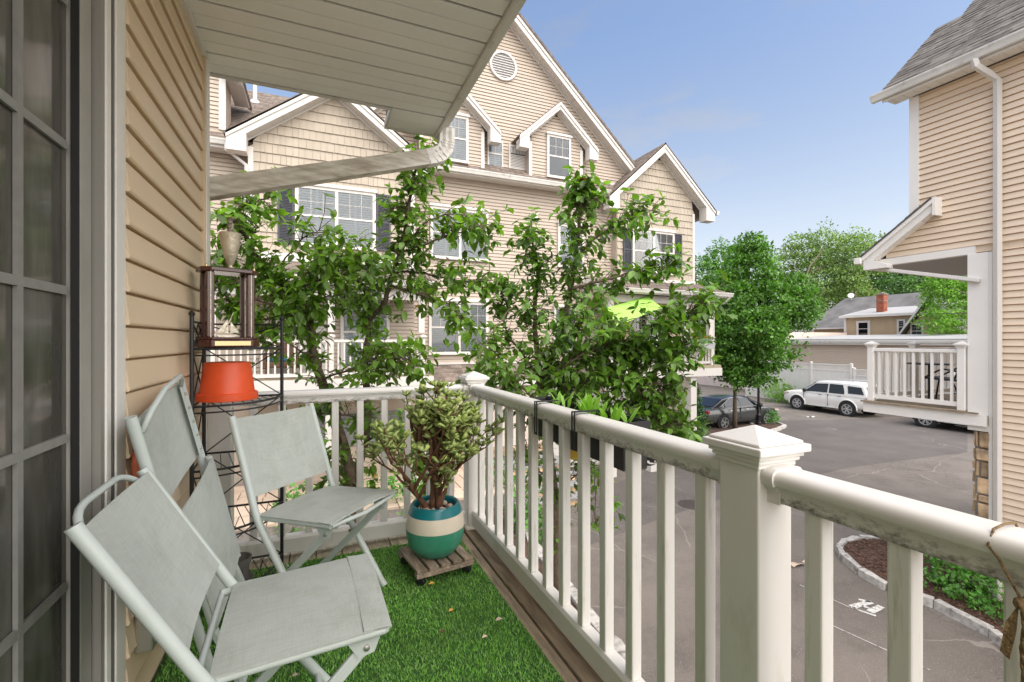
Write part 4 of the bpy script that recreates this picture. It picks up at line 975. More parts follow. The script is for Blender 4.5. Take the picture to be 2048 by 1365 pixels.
# things standing on the porches
def flower_box(x, lab):
    t=thing('flower_box',(x,11.42,.95),lab,'flower box','flower boxes hung on the porch railing')
    mk('trough', MB().prism([(x-.24,11.36,1.14),(x+.24,11.36,1.14),(x+.20,11.36,.96),(x-.20,11.36,.96)],(0,-.16,0)), mat('box_grey',(.42,.42,.42),.6), t)
    leaf_blob(t,[(x,11.28,1.24,.24,.10,.13)],350,.05,M['shrub'],'foliage')
    mb=MB()
    for dx,dz in ((-.14,.16),(.02,.20),(.17,.14)):
        for k in range(14):
            c=Vector((x+dx+rng.uniform(-.035,.035),11.24+rng.uniform(-.035,.035),1.18+dz+rng.uniform(-.03,.03))); mb.lathe([(.002,-.012),(.016,0),(.002,.012)],c,5)
    mk('blossoms', mb, M['red_flower'], t)
# ================================================================ right-hand house (wall faces -x)
XR = 9.6
rh = thing('shingle_roofed_house', (XR,4,GR), 'peach clapboard house with grey shingle roof and corner balcony at the right edge', 'house')
FX = Frame((XR,0,0),(0,1,0),(-1,0,0))     # u = y
slab(rh,FX,[(-4,-2.8),(3.70,-2.8),(3.70,2.62),(4.72,2.62),(4.72,5.6),(-4,5.6)],-.4,-.011,M['siding_right'])
mk('end_wall', MB().box(XR+.012,XR+6,4.3,4.71,2.62,5.6), M['siding_right'], rh)
mk('end_wall_low', MB().box(XR+.412,XR+6,3.3,3.69,-2.8,2.62), M['siding_right'], rh)
courses(rh,FX,const(-2.8),const(3.68),-2.7,2.62,.1040,.028,M['siding_right'])
courses(rh,FX,const(-2.8),lambda z: 4.62 if z>3.30 else min(5.12,4.38+(3.40-z)/.74),2.728,5.55,.1040,.028,M['siding_right'])
mk('corner_board', MB().box(XR-.035,XR+.12,4.62,4.76,3.27,5.5), M['trim_right'], rh)
# porch gable cheek: triangle of siding beyond the upper corner
PS = lambda y: 3.50-(y-4.40)*.74          # underside of rake
mk('cheek_wall', MB().prism([(XR+.012,4.7,2.74),(XR+.012,5.14,2.74),(XR+.012,5.14,2.80),(XR+.012,4.7,3.22)],(.3,0,0)), M['siding_right'], rh)
# rake of the porch roof
ry0,ry1,rz0,rz1 = 4.36,5.38,3.56,2.80
mk('porch_rake', MB().prism([(XR-.20,ry0,rz0),(XR-.20,ry1,rz1),(XR-.20,ry1,rz1-.20),(XR-.20,ry0,rz0-.20)],(.03,0,0)), M['trim_right'], rh)
mk('porch_rake_moulding', MB().prism([(XR-.232,ry0-.02,rz0+.035),(XR-.232,ry1+.04,rz1-.01),(XR-.232,ry1+.04,rz1-.10),(XR-.232,ry0-.02,rz0-.055)],(.0315,0,0)), M['trim_right'], rh)
mk('porch_rake_soffit', MB().prism([(XR-.17,ry0,rz0-.20),(XR-.17,ry1,rz1-.20),(XR-.17,ry1,rz1-.18),(XR-.17,ry0,rz0-.18)],(.155,0,0)), M['trim_right'], rh)
g=MB()
for i in range(1,7):
    f=i/7; y=ry0+(ry1-ry0)*f; zz=rz0-.2+(rz1-rz0)*f; g.box(XR-.165,XR-.02,y-.006,y+.006,zz-.003,zz+.002)
mk('soffit_grooves', g, M['trim_grey'], rh, kind='stuff')
mk('porch_rake_end', MB().box(XR-.232,XR-.016,ry0-.06,ry0-.021,rz0-.26,rz0+.04), M['trim_right'], rh)
mk('cornice_return', MB().prism([(XR-.2005,5.02,rz1-.20),(XR-.2005,5.40,rz1-.02),(XR-.2005,5.40,rz1-.26),(XR-.2005,5.02,rz1-.26)],(.19,0,0)), M['trim_right'], rh)
roof(rh,(XR-.24,5.44,2.80),(XR+3,5.44,2.80),(XR+3,4.36,3.60),(XR-.24,4.36,3.60),M['shingle_grey'],M['shingle_stuff'],.03,.14,.3,60)
mk('porch_gutter', MB().box(XR-.26,XR+3,5.42,5.53,2.66,2.78), M['trim_right'], rh, bevel=.01)
mk('porch_beam', MB().box(XR-.03,XR+.10,3.88,5.36,2.60,2.72), M['trim_right'], rh)
mk('porch_ceiling', MB().box(XR+.10,XR+3,3.70,5.40,2.60,2.62), mat('porch_ceiling_grey',(.42,.41,.39),.7), rh)
mk('porch_post', MB().box(XR-.04,XR+.14,3.72,3.97,-.19,2.60), M['trim_right'], rh, bevel=.006)
downspout(rh,[(XR+.02,5.36,2.66),(XR-.02,5.32,2.56),(XR-.06,5.05,2.50),(XR-.08,3.80,2.16)],.045)
# eave, gutter, roof
mk('eave_soffit', MB().box(XR-.30,XR-.016,-3,4.98,5.47,5.50), M['trim_right'], rh)
g=MB()
for i in range(26): g.box(XR-.295,XR-.02,4.9-i*.16,4.907-i*.16,5.465,5.4702)
mk('soffit_grooves', g, M['trim_grey'], rh, kind='stuff')
mk('soffit_vents', MB().box(XR-.05,XR-.02,-3,4.7,5.462,5.4699), M['black'], rh)
mk('eave_fascia', MB().box(XR-.33,XR-.301,-3,5.02,5.46,5.62), M['trim_right'], rh)
gutter(rh,(XR-.331,-3,5.50),(XR-.331,5.16,5.50),(-1,0,0))
RSL=.93
def rp(px,py):
    # point of the roof plane z = 5.64 + RSL (x - 9.25) on a sight line
    a=(px-1024)/FPX; dx=a*math.cos(YAW)+math.sin(YAW); dy=-a*math.sin(YAW)+math.cos(YAW); dz=-(py-682.5)/FPX
    t=(5.64-RSL*9.25-EYE)/(dz-RSL*dx); return Vector((dx*t,dy*t,EYE+dz*t))
v0,v1,v2=rp(1759,190),rp(1871,61),rp(1917,41)
XT=13.4; ZT=5.64+RSL*(XT-9.25)
e0=Vector((9.25,v0.y+.02,5.64)); 
mk('roof_slab', MB().prism([(9.25,-3,5.63),(9.25,e0.y,5.63),(v1.x,v1.y,v1.z-.01),(v2.x,v2.y,v2.z-.01),(XT,v2.y+.1,ZT-.01),(XT,-3,ZT-.01)],(.03,0,-.06)), M['shingle_grey'], rh)
# shingles over the visible part
tabs=[]; expo=.135; nrm=Vector((-RSL,0,1)).normalized(); s_=Vector((1,0,RSL)).normalized(); row=0; L=0
while True:
    b=Vector((9.24,0,5.64-.01*RSL))+s_*L
    if b.x>XT-.1: break
    if b.x<v1.x: ymax=e0.y+(v1.y-e0.y)*(b.x-9.25)/(v1.x-9.25)
    elif b.x<v2.x: ymax=v1.y+(v2.y-v1.y)*(b.x-v1.x)/(v2.x-v1.x)
    else: ymax=v2.y+.1*(b.x-v2.x)/(XT-v2.x)
    y=ymax+.01
    while y>-1.5:
        w=rng.uniform(.16,.36); y0=max(y-w,-1.6); th_=rng.choice((.006,.010,.014))
        q0=Vector((b.x,y-.003,b.z)); q1=Vector((b.x,y0+.003,b.z)); up=s_*expo*1.2
        tabs.append((q0+nrm*th_,q1+nrm*th_,q1+up+nrm*.002,q0+up+nrm*.002,q0,q1)); y=y0
    L+=expo
FS=[(0,1,2,3),(0,1,5,4),(0,3,4),(1,2,5)]
rf=mk('roof', MB().box(9.26,9.30,-3,e0.y-.03,5.50,5.60), M['shingle_grey'], rh)
tabs.sort(key=lambda t:-t[0].y+.25*abs(t[0].x-9.25))
M['shg_stuff']=mat('grey_shingle_mass',(.15,.138,.125),.95,var=.3,vscale=6,island=.25,spec=.2)
for t in tabs[:300]: mk('shingle', MB().add(t,FS), M['shingle_grey'], rf)
mb=MB()
for t in tabs[300:]: mb.add(t,FS)
link('shingles', mb.mesh('shingles',fix=False), M['shg_stuff'], rf, kind='stuff')
# long downspout on the wall with its gooseneck
yd=3.60
downspout(rh,[(XR-.39,3.74,5.50),(XR-.38,3.73,5.40),(XR-.20,3.66,5.29),(XR-.075,yd,5.17),(XR-.075,yd,-2.75)],.055)
mk('lower_corner_board', MB().box(XR-.03,XR-.016,3.675,3.72,-2.75,2.6), M['trim_right'], rh)
# corner balcony
mk('balcony_rim', MB().box(XR-.10,XR-.06,3.72,5.46,-.105,.075).box(XR-.06,XR+3,5.42,5.46,-.105,.075), M['trim_right'], rh)
mk('balcony_joists', MB().box(XR-.058,XR+3,3.72,5.418,-.09,.06), M['wood_grey'], rh)
y=3.80; 
x=XR-.12
while x<XR+2.6:
    mk('deck_board', MB().box(x,x+.134,3.98,5.50,.0765,.106), M['wood_grey'], rh); x+=.14
for i in range(11): mk('board_end', MB().box(XR-.145,XR-.121,3.80+i*.153,3.945+i*.153,.078,.104), M['wood_grey'], rh)
railing(rh,(XR-.02,4.04),(XR-.02,5.36),.107,.98,.125,(0,1),pm=M['trim_right']); railing(rh,(XR+.05,5.36),(XR+2.6,5.36),.107,.98,.125,(.5,),pm=M['trim_right'])
railing(rh,(XR+2.6,4.1),(XR+2.6,5.36),.107,.98,.125,(0,),pm=M['trim_right'])
# stone pier under the balcony
pier=mk('stone_pier', MB().box(XR+.02,XR+.5,3.66,3.90,GR,-.19), M['mortar'], rh)
stones(pier,FX,3.69,3.89,GR,-.19,-.02,M['fieldstone'],.14,.22,.12,.32)
FE=Frame((0,3.90,0),(1,0,0),(0,1,0)); stones(pier,FE,XR+.02,XR+.5,GR,-.19,.0,M['fieldstone'],.18,.3,.12,.32)
# patio chair on that balcony
pc=thing('patio_chair',(XR+.9,4.6,.107),'dark metal patio chair behind the right-hand balcony railing','chair')
bx,by=XR+.75,4.35
for sx in (0,.5):
    mk('side_frame', MB().tube([(bx+sx,by+.62,.11),(bx+sx,by+.56,.55),(bx+sx,by+.30,.72),(bx+sx,by+.05,.68)],.016,6).tube([(bx+sx,by,.11),(bx+sx,by+.15,.50),(bx+sx,by-.10,1.05)],.016,6), M['black_metal'], pc)
mk('seat', MB().beam((bx+.25,by+.1,.52),(bx+.25,by+.58,.54),.5,.03), M['black_metal'], pc)
mk('backrest', MB().beam((bx+.25,by+.1,.58),(bx+.25,by-.1,1.03),.5,.02,(0,1,0)), M['wicker'], pc)
pt=thing('patio_table',(XR+.9,5.05,.107),'small round dark patio table behind the right-hand balcony railing','table')
mk('top', MB().lathe([(.34,0),(.35,.012),(.34,.024)],(XR+1.0,4.95,.78),24), M['black_metal'], pt)
mk('leg', MB().tube([(XR+1.0,4.95,.107),(XR+1.0,4.95,.78)],.025,8).tube([(XR+.75,4.95,.12),(XR+1.25,4.95,.12)],.014,6).tube([(XR+1.0,4.7,.12),(XR+1.0,5.2,.12)],.014,6), M['black_metal'], pt)
# ================================================================ folding sling chairs
def bend(p0,p1,p2,n=5):
    return [Vector(p0)*(1-t)**2+Vector(p1)*2*t*(1-t)+Vector(p2)*t*t for t in [i/n for i in range(n+1)]]
def sling(mb, A,B,C_,D,sag,nx=8,ny=8,th=.004):
    """fabric between edges A-B and D-C (4 corner points), sagging along -normal"""
    A,B,C_,D=map(Vector,(A,B,C_,D)); n=(B-A).cross(D-A).normalized(); vs=[];fs=[]
    for s in (0,1):
        for j in range(ny+1):
            for i in range(nx+1):
                u,v=i/nx,j/ny; p=A.lerp(B,u).lerp(D.lerp(C_,u),v); vs.append(p-n*sag*(4*u*(1-u))*(.6+.4*math.sin(v*3.1))-n*th*s)
    k=(nx+1)*(ny+1)
    for j in range(ny):
        for i in range(nx):
            a=j*(nx+1)+i; fs.append((a,a+1,a+nx+2,a+nx+1)); fs.append((k+a,k+a+nx+1,k+a+nx+2,k+a+1))
    for i in range(nx):
        fs.append((i,k+i,k+i+1,i+1)); a=ny*(nx+1)+i; fs.append((a,a+1,k+a+1,k+a))
    for j in range(ny):
        a=j*(nx+1); fs.append((a,a+nx+1,k+a+nx+1,k+a)); a+=nx; fs.append((a,k+a,k+a+nx+1,a+nx+1))
    return mb.add(vs,fs)
def folding_chair(name, loc, phi, lab, top=(-.33,.875)):
    """local: +x forward, y across"""
    t=thing(name,(loc[0],loc[1],0),lab,'chair','sage green folding sling chairs',phi); t.rotation_euler=(0,0,phi)
    W=.455; h=W/2; T,Ff=Vector((top[0],0,top[1])),Vector((.17,0,.0))
    SB,SF=Vector((-.155,0,.452)),Vector((.232,0,.470)); RF=Vector((-.24,0,.0))
    sd=lambda v,s: Vector((v.x,s,v.z))
    def P(nm,mb,m,sm='auto',par=t,bev=0): return mk(nm,mb,m,par,smooth=sm,local=True,bevel=bev)
    for s in (-h,h):
        lg=P('back_post', MB().tube([sd(T,s)]+[sd(v,s) for v in bend(T.lerp(SB,.88),SB,SB.lerp(Ff,.10),4)]+[sd(SB.lerp(Ff,.96),s)],.0155,12), M['chair_metal'])
        P('foot_cap', MB().tube([sd(SB.lerp(Ff,.96),s),sd(Ff,s)+Vector((0,0,.004))],.0168,12), M['chair_metal'], par=lg)
        # tube mouth
    # rear legs: flat bars from the seat front back to the floor
    for s in (-h+.045,h-.045):
        a=sd(SF+Vector((-.045,0,-.045)),s); b=sd(RF+Vector((0,0,.012)),s)
        lg=P('rear_leg', MB().beam(a,b,.014,.032,(1,0,0)), M['chair_metal'], bev=.004)
        br=P('bracket', MB().prism([sd(SF+Vector((-.10,0,-.012)),s-.012),sd(SF+Vector((-.005,0,-.008)),s-.012),sd(SF+Vector((-.025,0,-.06)),s-.012),sd(SF+Vector((-.065,0,-.068)),s-.012)],(0,.004,0)), M['chair_metal'])
        P('rivet', MB().lathe([(.009,0),(.008,.004),(.002,.006)],a+Vector((0,-.012,0)),10,(0,-1,0)), M['steel'], par=br)
        P('rivet', MB().lathe([(.009,0),(.008,.004),(.002,.006)],sd(SB.lerp(Ff,.42),s)+Vector((0,.012 if s>0 else -.012,0)),10,(0,1 if s>0 else -1,0)), M['steel'], par=br)
    P('floor_bar', MB().tube([sd(RF+Vector((0,0,.012)),-h+.045),sd(RF+Vector((0,0,.012)),h-.045)],.011,10), M['chair_metal'])
    fb=SB.lerp(Ff,.74); P('stretcher', MB().tube([sd(fb,-h),sd(fb,h)],.0095,10), M['chair_metal'])
    # seat frame
    for s in (-h+.018,h-.018): P('seat_rail', MB().tube([sd(SB+Vector((-.03,0,0)),s),sd(SF,s)],.0115,10), M['chair_metal'])
    P('seat_front_bar', MB().tube([sd(SF,-h+.018),sd(SF+Vector((0,0,-.016)),0),sd(SF,h-.018)],.010,10), M['chair_metal'])
    P('seat_back_bar', MB().tube([sd(SB+Vector((-.03,0,-.004)),-h),sd(SB+Vector((-.03,0,-.004)),h)],.009,10), M['chair_metal'])
    q=Vector((0,0,.012))
    st=P('seat_sling', sling(MB(),sd(SB,-h+.004)+q,sd(SB,h-.004)+q,sd(SF+Vector((.012,0,0)),h-.004)+q,sd(SF+Vector((.012,0,0)),-h+.004)+q,.016,10,10), M['sling'])
    P('front_hem', sling(MB(),sd(SF+Vector((-.055,0,0)),-h+.004)+q*1.15,sd(SF+Vector((-.055,0,0)),h-.004)+q*1.15,sd(SF+Vector((.014,0,-.004)),h-.004)+q*1.15,sd(SF+Vector((.014,0,-.004)),-h+.004)+q*1.15,.016,10,2,.003), M['sling'], par=st)
    # back sling
    b0,b1=T.lerp(SB,.03),T.lerp(SB,.80); nn=Vector((.010,0,.006))
    bk=P('back_sling', sling(MB(),sd(b0,h-.004)+nn,sd(b0,-h+.004)+nn,sd(b1,-h+.004)+nn,sd(b1,h-.004)+nn,.022,10,10), M['sling'])
    # bowed top handle
    hp=bend(sd(T.lerp(Ff,.06),-h+.02)+Vector((-.012,0,0)),sd(T,-h+.05)+Vector((-.03,0,.012)),sd(T,-h*.3)+Vector((-.024,0,.010)),6)+bend(sd(T,h*.3)+Vector((-.024,0,.010)),sd(T,h-.05)+Vector((-.03,0,.012)),sd(T.lerp(Ff,.06),h-.02)+Vector((-.012,0,0)),6)
    return t,P,hp
t1,P1,hp=folding_chair('folding_chair',(-.074,1.439),.034,'sage folding sling chair nearest the camera, in front of the sliding door',(-.385,.848))
P1('handle', MB().tube(hp,.0085,10), M['chair_metal'], True)
t2,P2,hp=folding_chair('folding_chair',(.032,2.318),-.765,'sage folding sling chair standing open beside the black rack, facing the potted jade plant',(-.305,.885))
# third chair: folded flat and leaning on the wall
c3=thing('folding_chair',(-.27,2.02,0),'folded sage sling chair leaning against the tan wall behind the front chair','chair','sage green folding sling chairs')
o3,tp=Vector((-.29,2.06,.01)),Vector((-.485,1.865,1.045)); up3=(tp-o3).normalized(); ac=Vector((.06,1,0)); ac=(ac-up3*ac.dot(up3)).normalized(); n3=ac.cross(up3).normalized()
if n3.x<0: n3=-n3
L3=(tp-o3).length; q3=lambda a,l,n=0: o3+ac*a+up3*l+n3*n
def P3(nm,mb,m,sm='auto',par=c3,bev=0): return mk(nm,mb,m,par,smooth=sm,bevel=bev)
for s in (-.225,.225):
    P3('back_post', MB().tube([q3(s,.0),q3(s,L3)],.0155,12), M['chair_metal'])
    P3('seat_rail', MB().tube([q3(s*.92,.28,.035),q3(s*.92,.74,.030)],.0115,10), M['chair_metal'])
    P3('rear_leg', MB().beam(q3(s*.78,.30,.02),q3(s*.78,-.0,.055),.014,.032,ac), M['chair_metal'])
P3('seat_sling', sling(MB(),q3(-.215,.30,.048),q3(.215,.30,.048),q3(.215,.735,.042),q3(-.215,.735,.042),-.012,10,10), M['sling'])
bs=P3('back_sling', sling(MB(),q3(-.22,.755,.006),q3(.22,.755,.006),q3(.22,L3-.02,.006),q3(-.22,L3-.02,.006),.018,10,10), M['sling'])
P3('seam_strip', MB().beam(q3(.185,.765,.018),q3(.185,L3-.03,.016),.045,.003,n3), M['chair_metal'])
for i in range(5): P3('rivet', MB().lathe([(.006,0),(.005,.003),(.001,.005)],q3(.185,.79+i*.055,.0205),8,n3), M['steel'], par=bs)
P3('handle', MB().tube([q3(-.20,L3-.06,.005),q3(-.17,L3-.01,.03),q3(-.08,L3+.03,.05),q3(.08,L3+.03,.05),q3(.16,L3+.0,.03),q3(.19,L3-.04,.005)],.0085,10), M['chair_metal'], True)
P3('floor_bar', MB().tube([q3(-.2,.02,.06),q3(.2,.02,.06)],.011,10), M['chair_metal'])
# orange hose looped behind the chairs
hs=thing('garden_hose',(-.5,1.95,0),'coil of orange hose hung between the tan wall and the folded chair','hose')
mb=MB(); pts=[]
for i in range(140):
    a=i/139*6.283*2.5; k=i/139; pts.append((-.528+.012*k+.004*math.sin(a*3),1.97+.06*math.sin(a)-.14*math.cos(a),.52+.36*math.cos(a)-.04*k))
mk('hose', mb.tube(pts,.013,8), M['orange_hose'], hs, smooth=True)
mk('hose_end', MB().lathe([(.014,0),(.017,.005),(.017,.03),(.012,.035)],pts[-1],12,(0,.6,-.8)), M['gold'], hs, smooth='auto')

# ================================================================ corner wire rack
rk=thing('wire_corner_rack',(-.38,2.6,0),'tall black wire corner rack with slatted shelves against the tan wall','shelf rack')
PA,PB,PC=Vector((-.495,2.37,0)),Vector((-.520,2.735,0)),Vector((-.170,2.735,0)); Z=Vector((0,0,1))
for p in (PA,PB,PC):
    po=mk('post', MB().tube([p+Z*.006,p+Z*1.33],.0085,8), M['black_metal'], rk, smooth='auto')
    mk('finial', MB().lathe([(.0085,0),(.012,.006),(.012,.014),(.004,.022)],p+Z*1.328,10), M['black_metal'], po, smooth='auto')
def arc(a,b,c,z,n=10): return [v+Z*z for v in bend(a,c,b,n)]
bulge=Vector((-.20,2.36,0))
for k,zs in enumerate((1.185,.935,.655,.375,.095)):
    fr_=arc(PA,PC,bulge,zs)
    sh=mk('shelf', MB().tube([PC+Z*zs,PB+Z*zs,PA+Z*zs],.0055,6).tube(fr_,.0055,6).tube([v-Z*.028 for v in fr_],.004,6), M['black_metal'], rk, smooth='auto')
    for i in range(1,10):
        f=i/10; a=PB.lerp(PC,f)+Z*zs; 
        b=fr_[min(10,int(round(f*10)))]
        mk('shelf_wire', MB().tube([a,b],.0022,5), M['black_metal'], sh)
mk('top_rail', MB().tube([PA+Z*1.305,PB+Z*1.305],.005,6).tube([PB+Z*1.305,PC+Z*1.305],.005,6), M['black_metal'], rk)
for (a,b) in ((PA,PB),(PB,PC)):
    for z0,z1 in ((.375,.655),(.655,.935),(.935,1.185),(1.185,1.305),(.095,.375)):
        mk('cross_brace', MB().tube([a+Z*z0,b+Z*z1],.003,5).tube([a+Z*z1,b+Z*z0],.003,5), M['black_metal'], rk)
for sgn in (-1,1):
    mk('scroll', MB().tube([PA.lerp(PB,.5)+Vector((0,sgn*(.045*math.sin(i/12*3.1416)),1.19+.11*i/12)) for i in range(13)],.003,5), M['black_metal'], rk)
# stacked orange pots, upside down
pt=at(455,800,z=.942); pcx=Vector((-.395,2.585,.942))
pot=thing('orange_planter',tuple(pcx),'orange plastic flowerpot upside down on the second shelf of the rack','flowerpot')
mk('body', MB().lathe([(.122,.028),(.116,.030),(.098,.170),(.095,.176),(.080,.178)],pcx,40), M['orange'], pot, smooth='auto')
mk('rim', MB().lathe([(.125,.0),(.129,.003),(.129,.030),(.124,.034),(.118,.034)],pcx,40), M['orange'], pot, smooth='auto')
mk('nested_rim', MB().lathe([(.1265,-.003),(.1305,-.001),(.1305,.010),(.1265,.0115)],pcx,40), M['orange'], pot, smooth='auto')
# small grey pot and saucer on the lowest shelf
g0=Vector((-.335,2.47,.105)); gp_=thing('grey_flowerpot',tuple(g0),'small empty grey flowerpot in its saucer on the lowest rack shelf','flowerpot')
mk('saucer', MB().lathe([(.050,0),(.066,.016),(.063,.017),(.048,.005)],g0,28), M['grey_pot'], gp_, smooth='auto')
mk('pot', MB().lathe([(.038,.006),(.048,.085),(.054,.087),(.056,.112),(.051,.112),(.045,.088),(.036,.02)],g0,28), M['grey_pot'], gp_, smooth='auto')
# trophy
tc=Vector((-.395,2.585,1.192)); tr=thing('wooden_trophy',tuple(tc),'dark wooden columned trophy with a silver cup on top of the rack','trophy',rz=0)
ang=R(24); fx=Vector((math.cos(ang),math.sin(ang),0)); fy=Vector((-math.sin(ang),math.cos(ang),0))  # fx across, -fy front
W_=lambda a,b,c: tc+fx*a+fy*b+Z*c
def octa(mb,hw,hd,ch,z0,z1,e=0):
    pl=[(-hw+ch,-hd),(hw-ch,-hd),(hw,-hd+ch),(hw,hd-ch),(hw-ch,hd),(-hw+ch,hd),(-hw,hd-ch),(-hw,-hd+ch)]
    return mb.prism([W_(a,b,z0) for a,b in pl],Z*(z1-z0))
mk('base', octa(octa(MB(),.128,.085,.04,0,.034),.120,.078,.036,.0341,.046), M['mahogany'], tr, bevel=.004)
mk('plaque', MB().prism([W_(-.075,-.0865,.007),(W_(.075,-.0865,.007)),W_(.075,-.0865,.027),W_(-.075,-.0865,.027)],fy*.0012), M['gold'], tr)
for a,b in ((-.085,-.045),(.085,-.045),(-.085,.045),(.085,.045)):
    c_=mk('column', MB().box(-.016,.016,-.016,.016,0,.305), M['mahogany'], tr, bevel=.004)
    c_.matrix_parent_inverse=Matrix(); c_.location=W_(a,b,.046)-tc; c_.rotation_euler=(0,0,ang)
    s_=mk('gilt_strip', MB().box(-.0015,.0015,-.0170,-.0161,0,.305).box(.0161,.0170,-.0015,.0015,0,.305), M['silver'], c_, local=True)
mk('top_plate', octa(MB(),.122,.080,.036,.3515,.371), M['mahogany'], tr, bevel=.004)
cup=W_(.012,0,.3712)
mk('cup', MB().lathe([(.028,0),(.026,.004),(.010,.012),(.008,.022),(.016,.034),(.030,.075),(.042,.13),(.0465,.170),(.049,.176),(.046,.178),(.036,.172)],cup,28), M['silver'], tr, smooth='auto')
fg=MB()
for k in range(34):
    a=rng.uniform(0,6.28); h_=rng.uniform(0,1); r_=.016*(1-.3*h_)*rng.random(); c=cup+Vector((math.cos(a)*r_,math.sin(a)*r_,.176+.075*h_))
    fg.lathe([(.002,-.010),(.010,-.004),(.009,.006),(.002,.011)],c,6,(rng.uniform(-1,1),rng.uniform(-1,1),rng.uniform(.2,1)))
fg.tube([cup+Z*.17,cup+Z*.21+fx*.006,cup+Z*.24-fx*.004],[.014,.010,.006],8)
mk('figure', fg, M['silver_d'], tr, smooth=True)
sb=W_(.0,.0,.0462)
mk('sailing_ornament', MB().prism([sb+fx*-.05+Z*.01,sb+fx*.045+Z*.012,sb+fx*.03+Z*.0,sb+fx*-.035+Z*.0],fy*.02).prism([sb+fx*-.045+Z*.022,sb+fx*.0+Z*.085,sb+fx*.004+Z*.02],fy*.004).prism([sb+fx*.010+Z*.02,sb+fx*.014+Z*.075,sb+fx*.050+Z*.024],fy*.004).tube([sb+Z*.01-fx*.02,sb+Z*.12+fx*.025],.0022,6), M['silver'], tr)
# gold screw finials on top plate
for a in (-.10,.10): mk('finial', MB().lathe([(.006,0),(.007,.006),(.003,.014)],W_(a,-.05,.3712),10), M['gold'], tr, smooth='auto')

# ================================================================ jade plant on a wheeled dolly
pc_=Vector((.585,2.44,0))
dl=thing('plant_dolly',(pc_.x,pc_.y,0),'small weathered slatted wooden plant dolly on black castors','plant dolly')
da=R(8); ux=Vector((math.cos(da),math.sin(da),0)); uy=Vector((-math.sin(da),math.cos(da),0))
D_=lambda a,b,z: pc_+ux*a+uy*b+Z*z
for i in range(5):
    c=-.128+.064*i
    mk('slat', MB().prism([D_(c-.025,-.15,.072),D_(c+.025,-.15,.072),D_(c+.025,.15,.072),D_(c-.025,.15,.072)],Z*.018), M['wood_x'], dl, bevel=.003)
for b in (-.135,.135): mk('cross_board', MB().prism([D_(-.156,b-.018,.048),D_(.156,b-.018,.048),D_(.156,b+.018,.048),D_(-.156,b+.018,.048)],Z*.0235), M['wood_x'], dl, bevel=.003)
for a in (-.125,.125):
    for b in (-.125,.125):
        w_=mk('castor', MB().lathe([(.010,-.013),(.022,-.012),(.024,-.008),(.024,.008),(.022,.012),(.010,.013)],D_(a,b,.0245),18,ux*.8+uy*.6), M['black'], dl, smooth='auto')
        mk('fork', MB().box(D_(a,b,0).x-.012,D_(a,b,0).x+.012,D_(a,b,0).y-.012,D_(a,b,0).y+.012,.030,.0478), M['black'], w_)
pp=Vector((pc_.x,pc_.y,.0905))
pl_=thing('glazed_pot',tuple(pp),'round teal, cream and green banded pot standing on the wooden dolly','plant pot')
def bulb(z): # radius of the pot at height z
    pr=[(0,.085),(.02,.112),(.06,.140),(.11,.153),(.155,.155),(.20,.148),(.235,.138),(.262,.128)]
    for (a,ra),(b,rb) in zip(pr[:-1],pr[1:]):
        if z<=b: f=(z-a)/(b-a); f=f; return ra+(rb-ra)*f
    return pr[-1][1]
seg=lambda a,b,n: [(bulb(a+(b-a)*i/n),a+(b-a)*i/n) for i in range(n+1)]
mk('green_base', MB().lathe(seg(0,.148,10),pp,48), M['green_glaze'], pl_, smooth='auto')
mk('cream_band', MB().lathe([(r_+.0005,z_) for r_,z_ in seg(.1482,.222,5)],pp,48), M['cream_glaze'], pl_, smooth='auto')
mk('teal_rim', MB().lathe([(r_+.0008,z_) for r_,z_ in seg(.2222,.262,5)]+[(.124,.268),(.116,.268),(.110,.262),(.108,.236)],pp,48), M['teal'], pl_, smooth='auto')
sol=mk('soil', MB().lathe([(.109,.225),(.108,.238),(.05,.244)],pp,32), M['soil'], pl_, smooth=True)
def pebble(a,r_,s,m):
    p=pp+Vector((math.cos(a)*r_,math.sin(a)*r_,.247)); mk('pebble', MB().lathe([(s*.3,-s*.5),(s*.9,-s*.25),(s,.05*s),(s*.7,s*.45),(s*.2,s*.58)],p,10,(rng.uniform(-.4,.4),rng.uniform(-.4,.4),1)), m, pl_, smooth=True)
for i in range(26):
    a=rng.uniform(0,6.28); pebble(a,rng.uniform(.05,.095),rng.uniform(.008,.020),M['pebble'])
pebble(-1.6,.072,.014,M['blue_stone'])
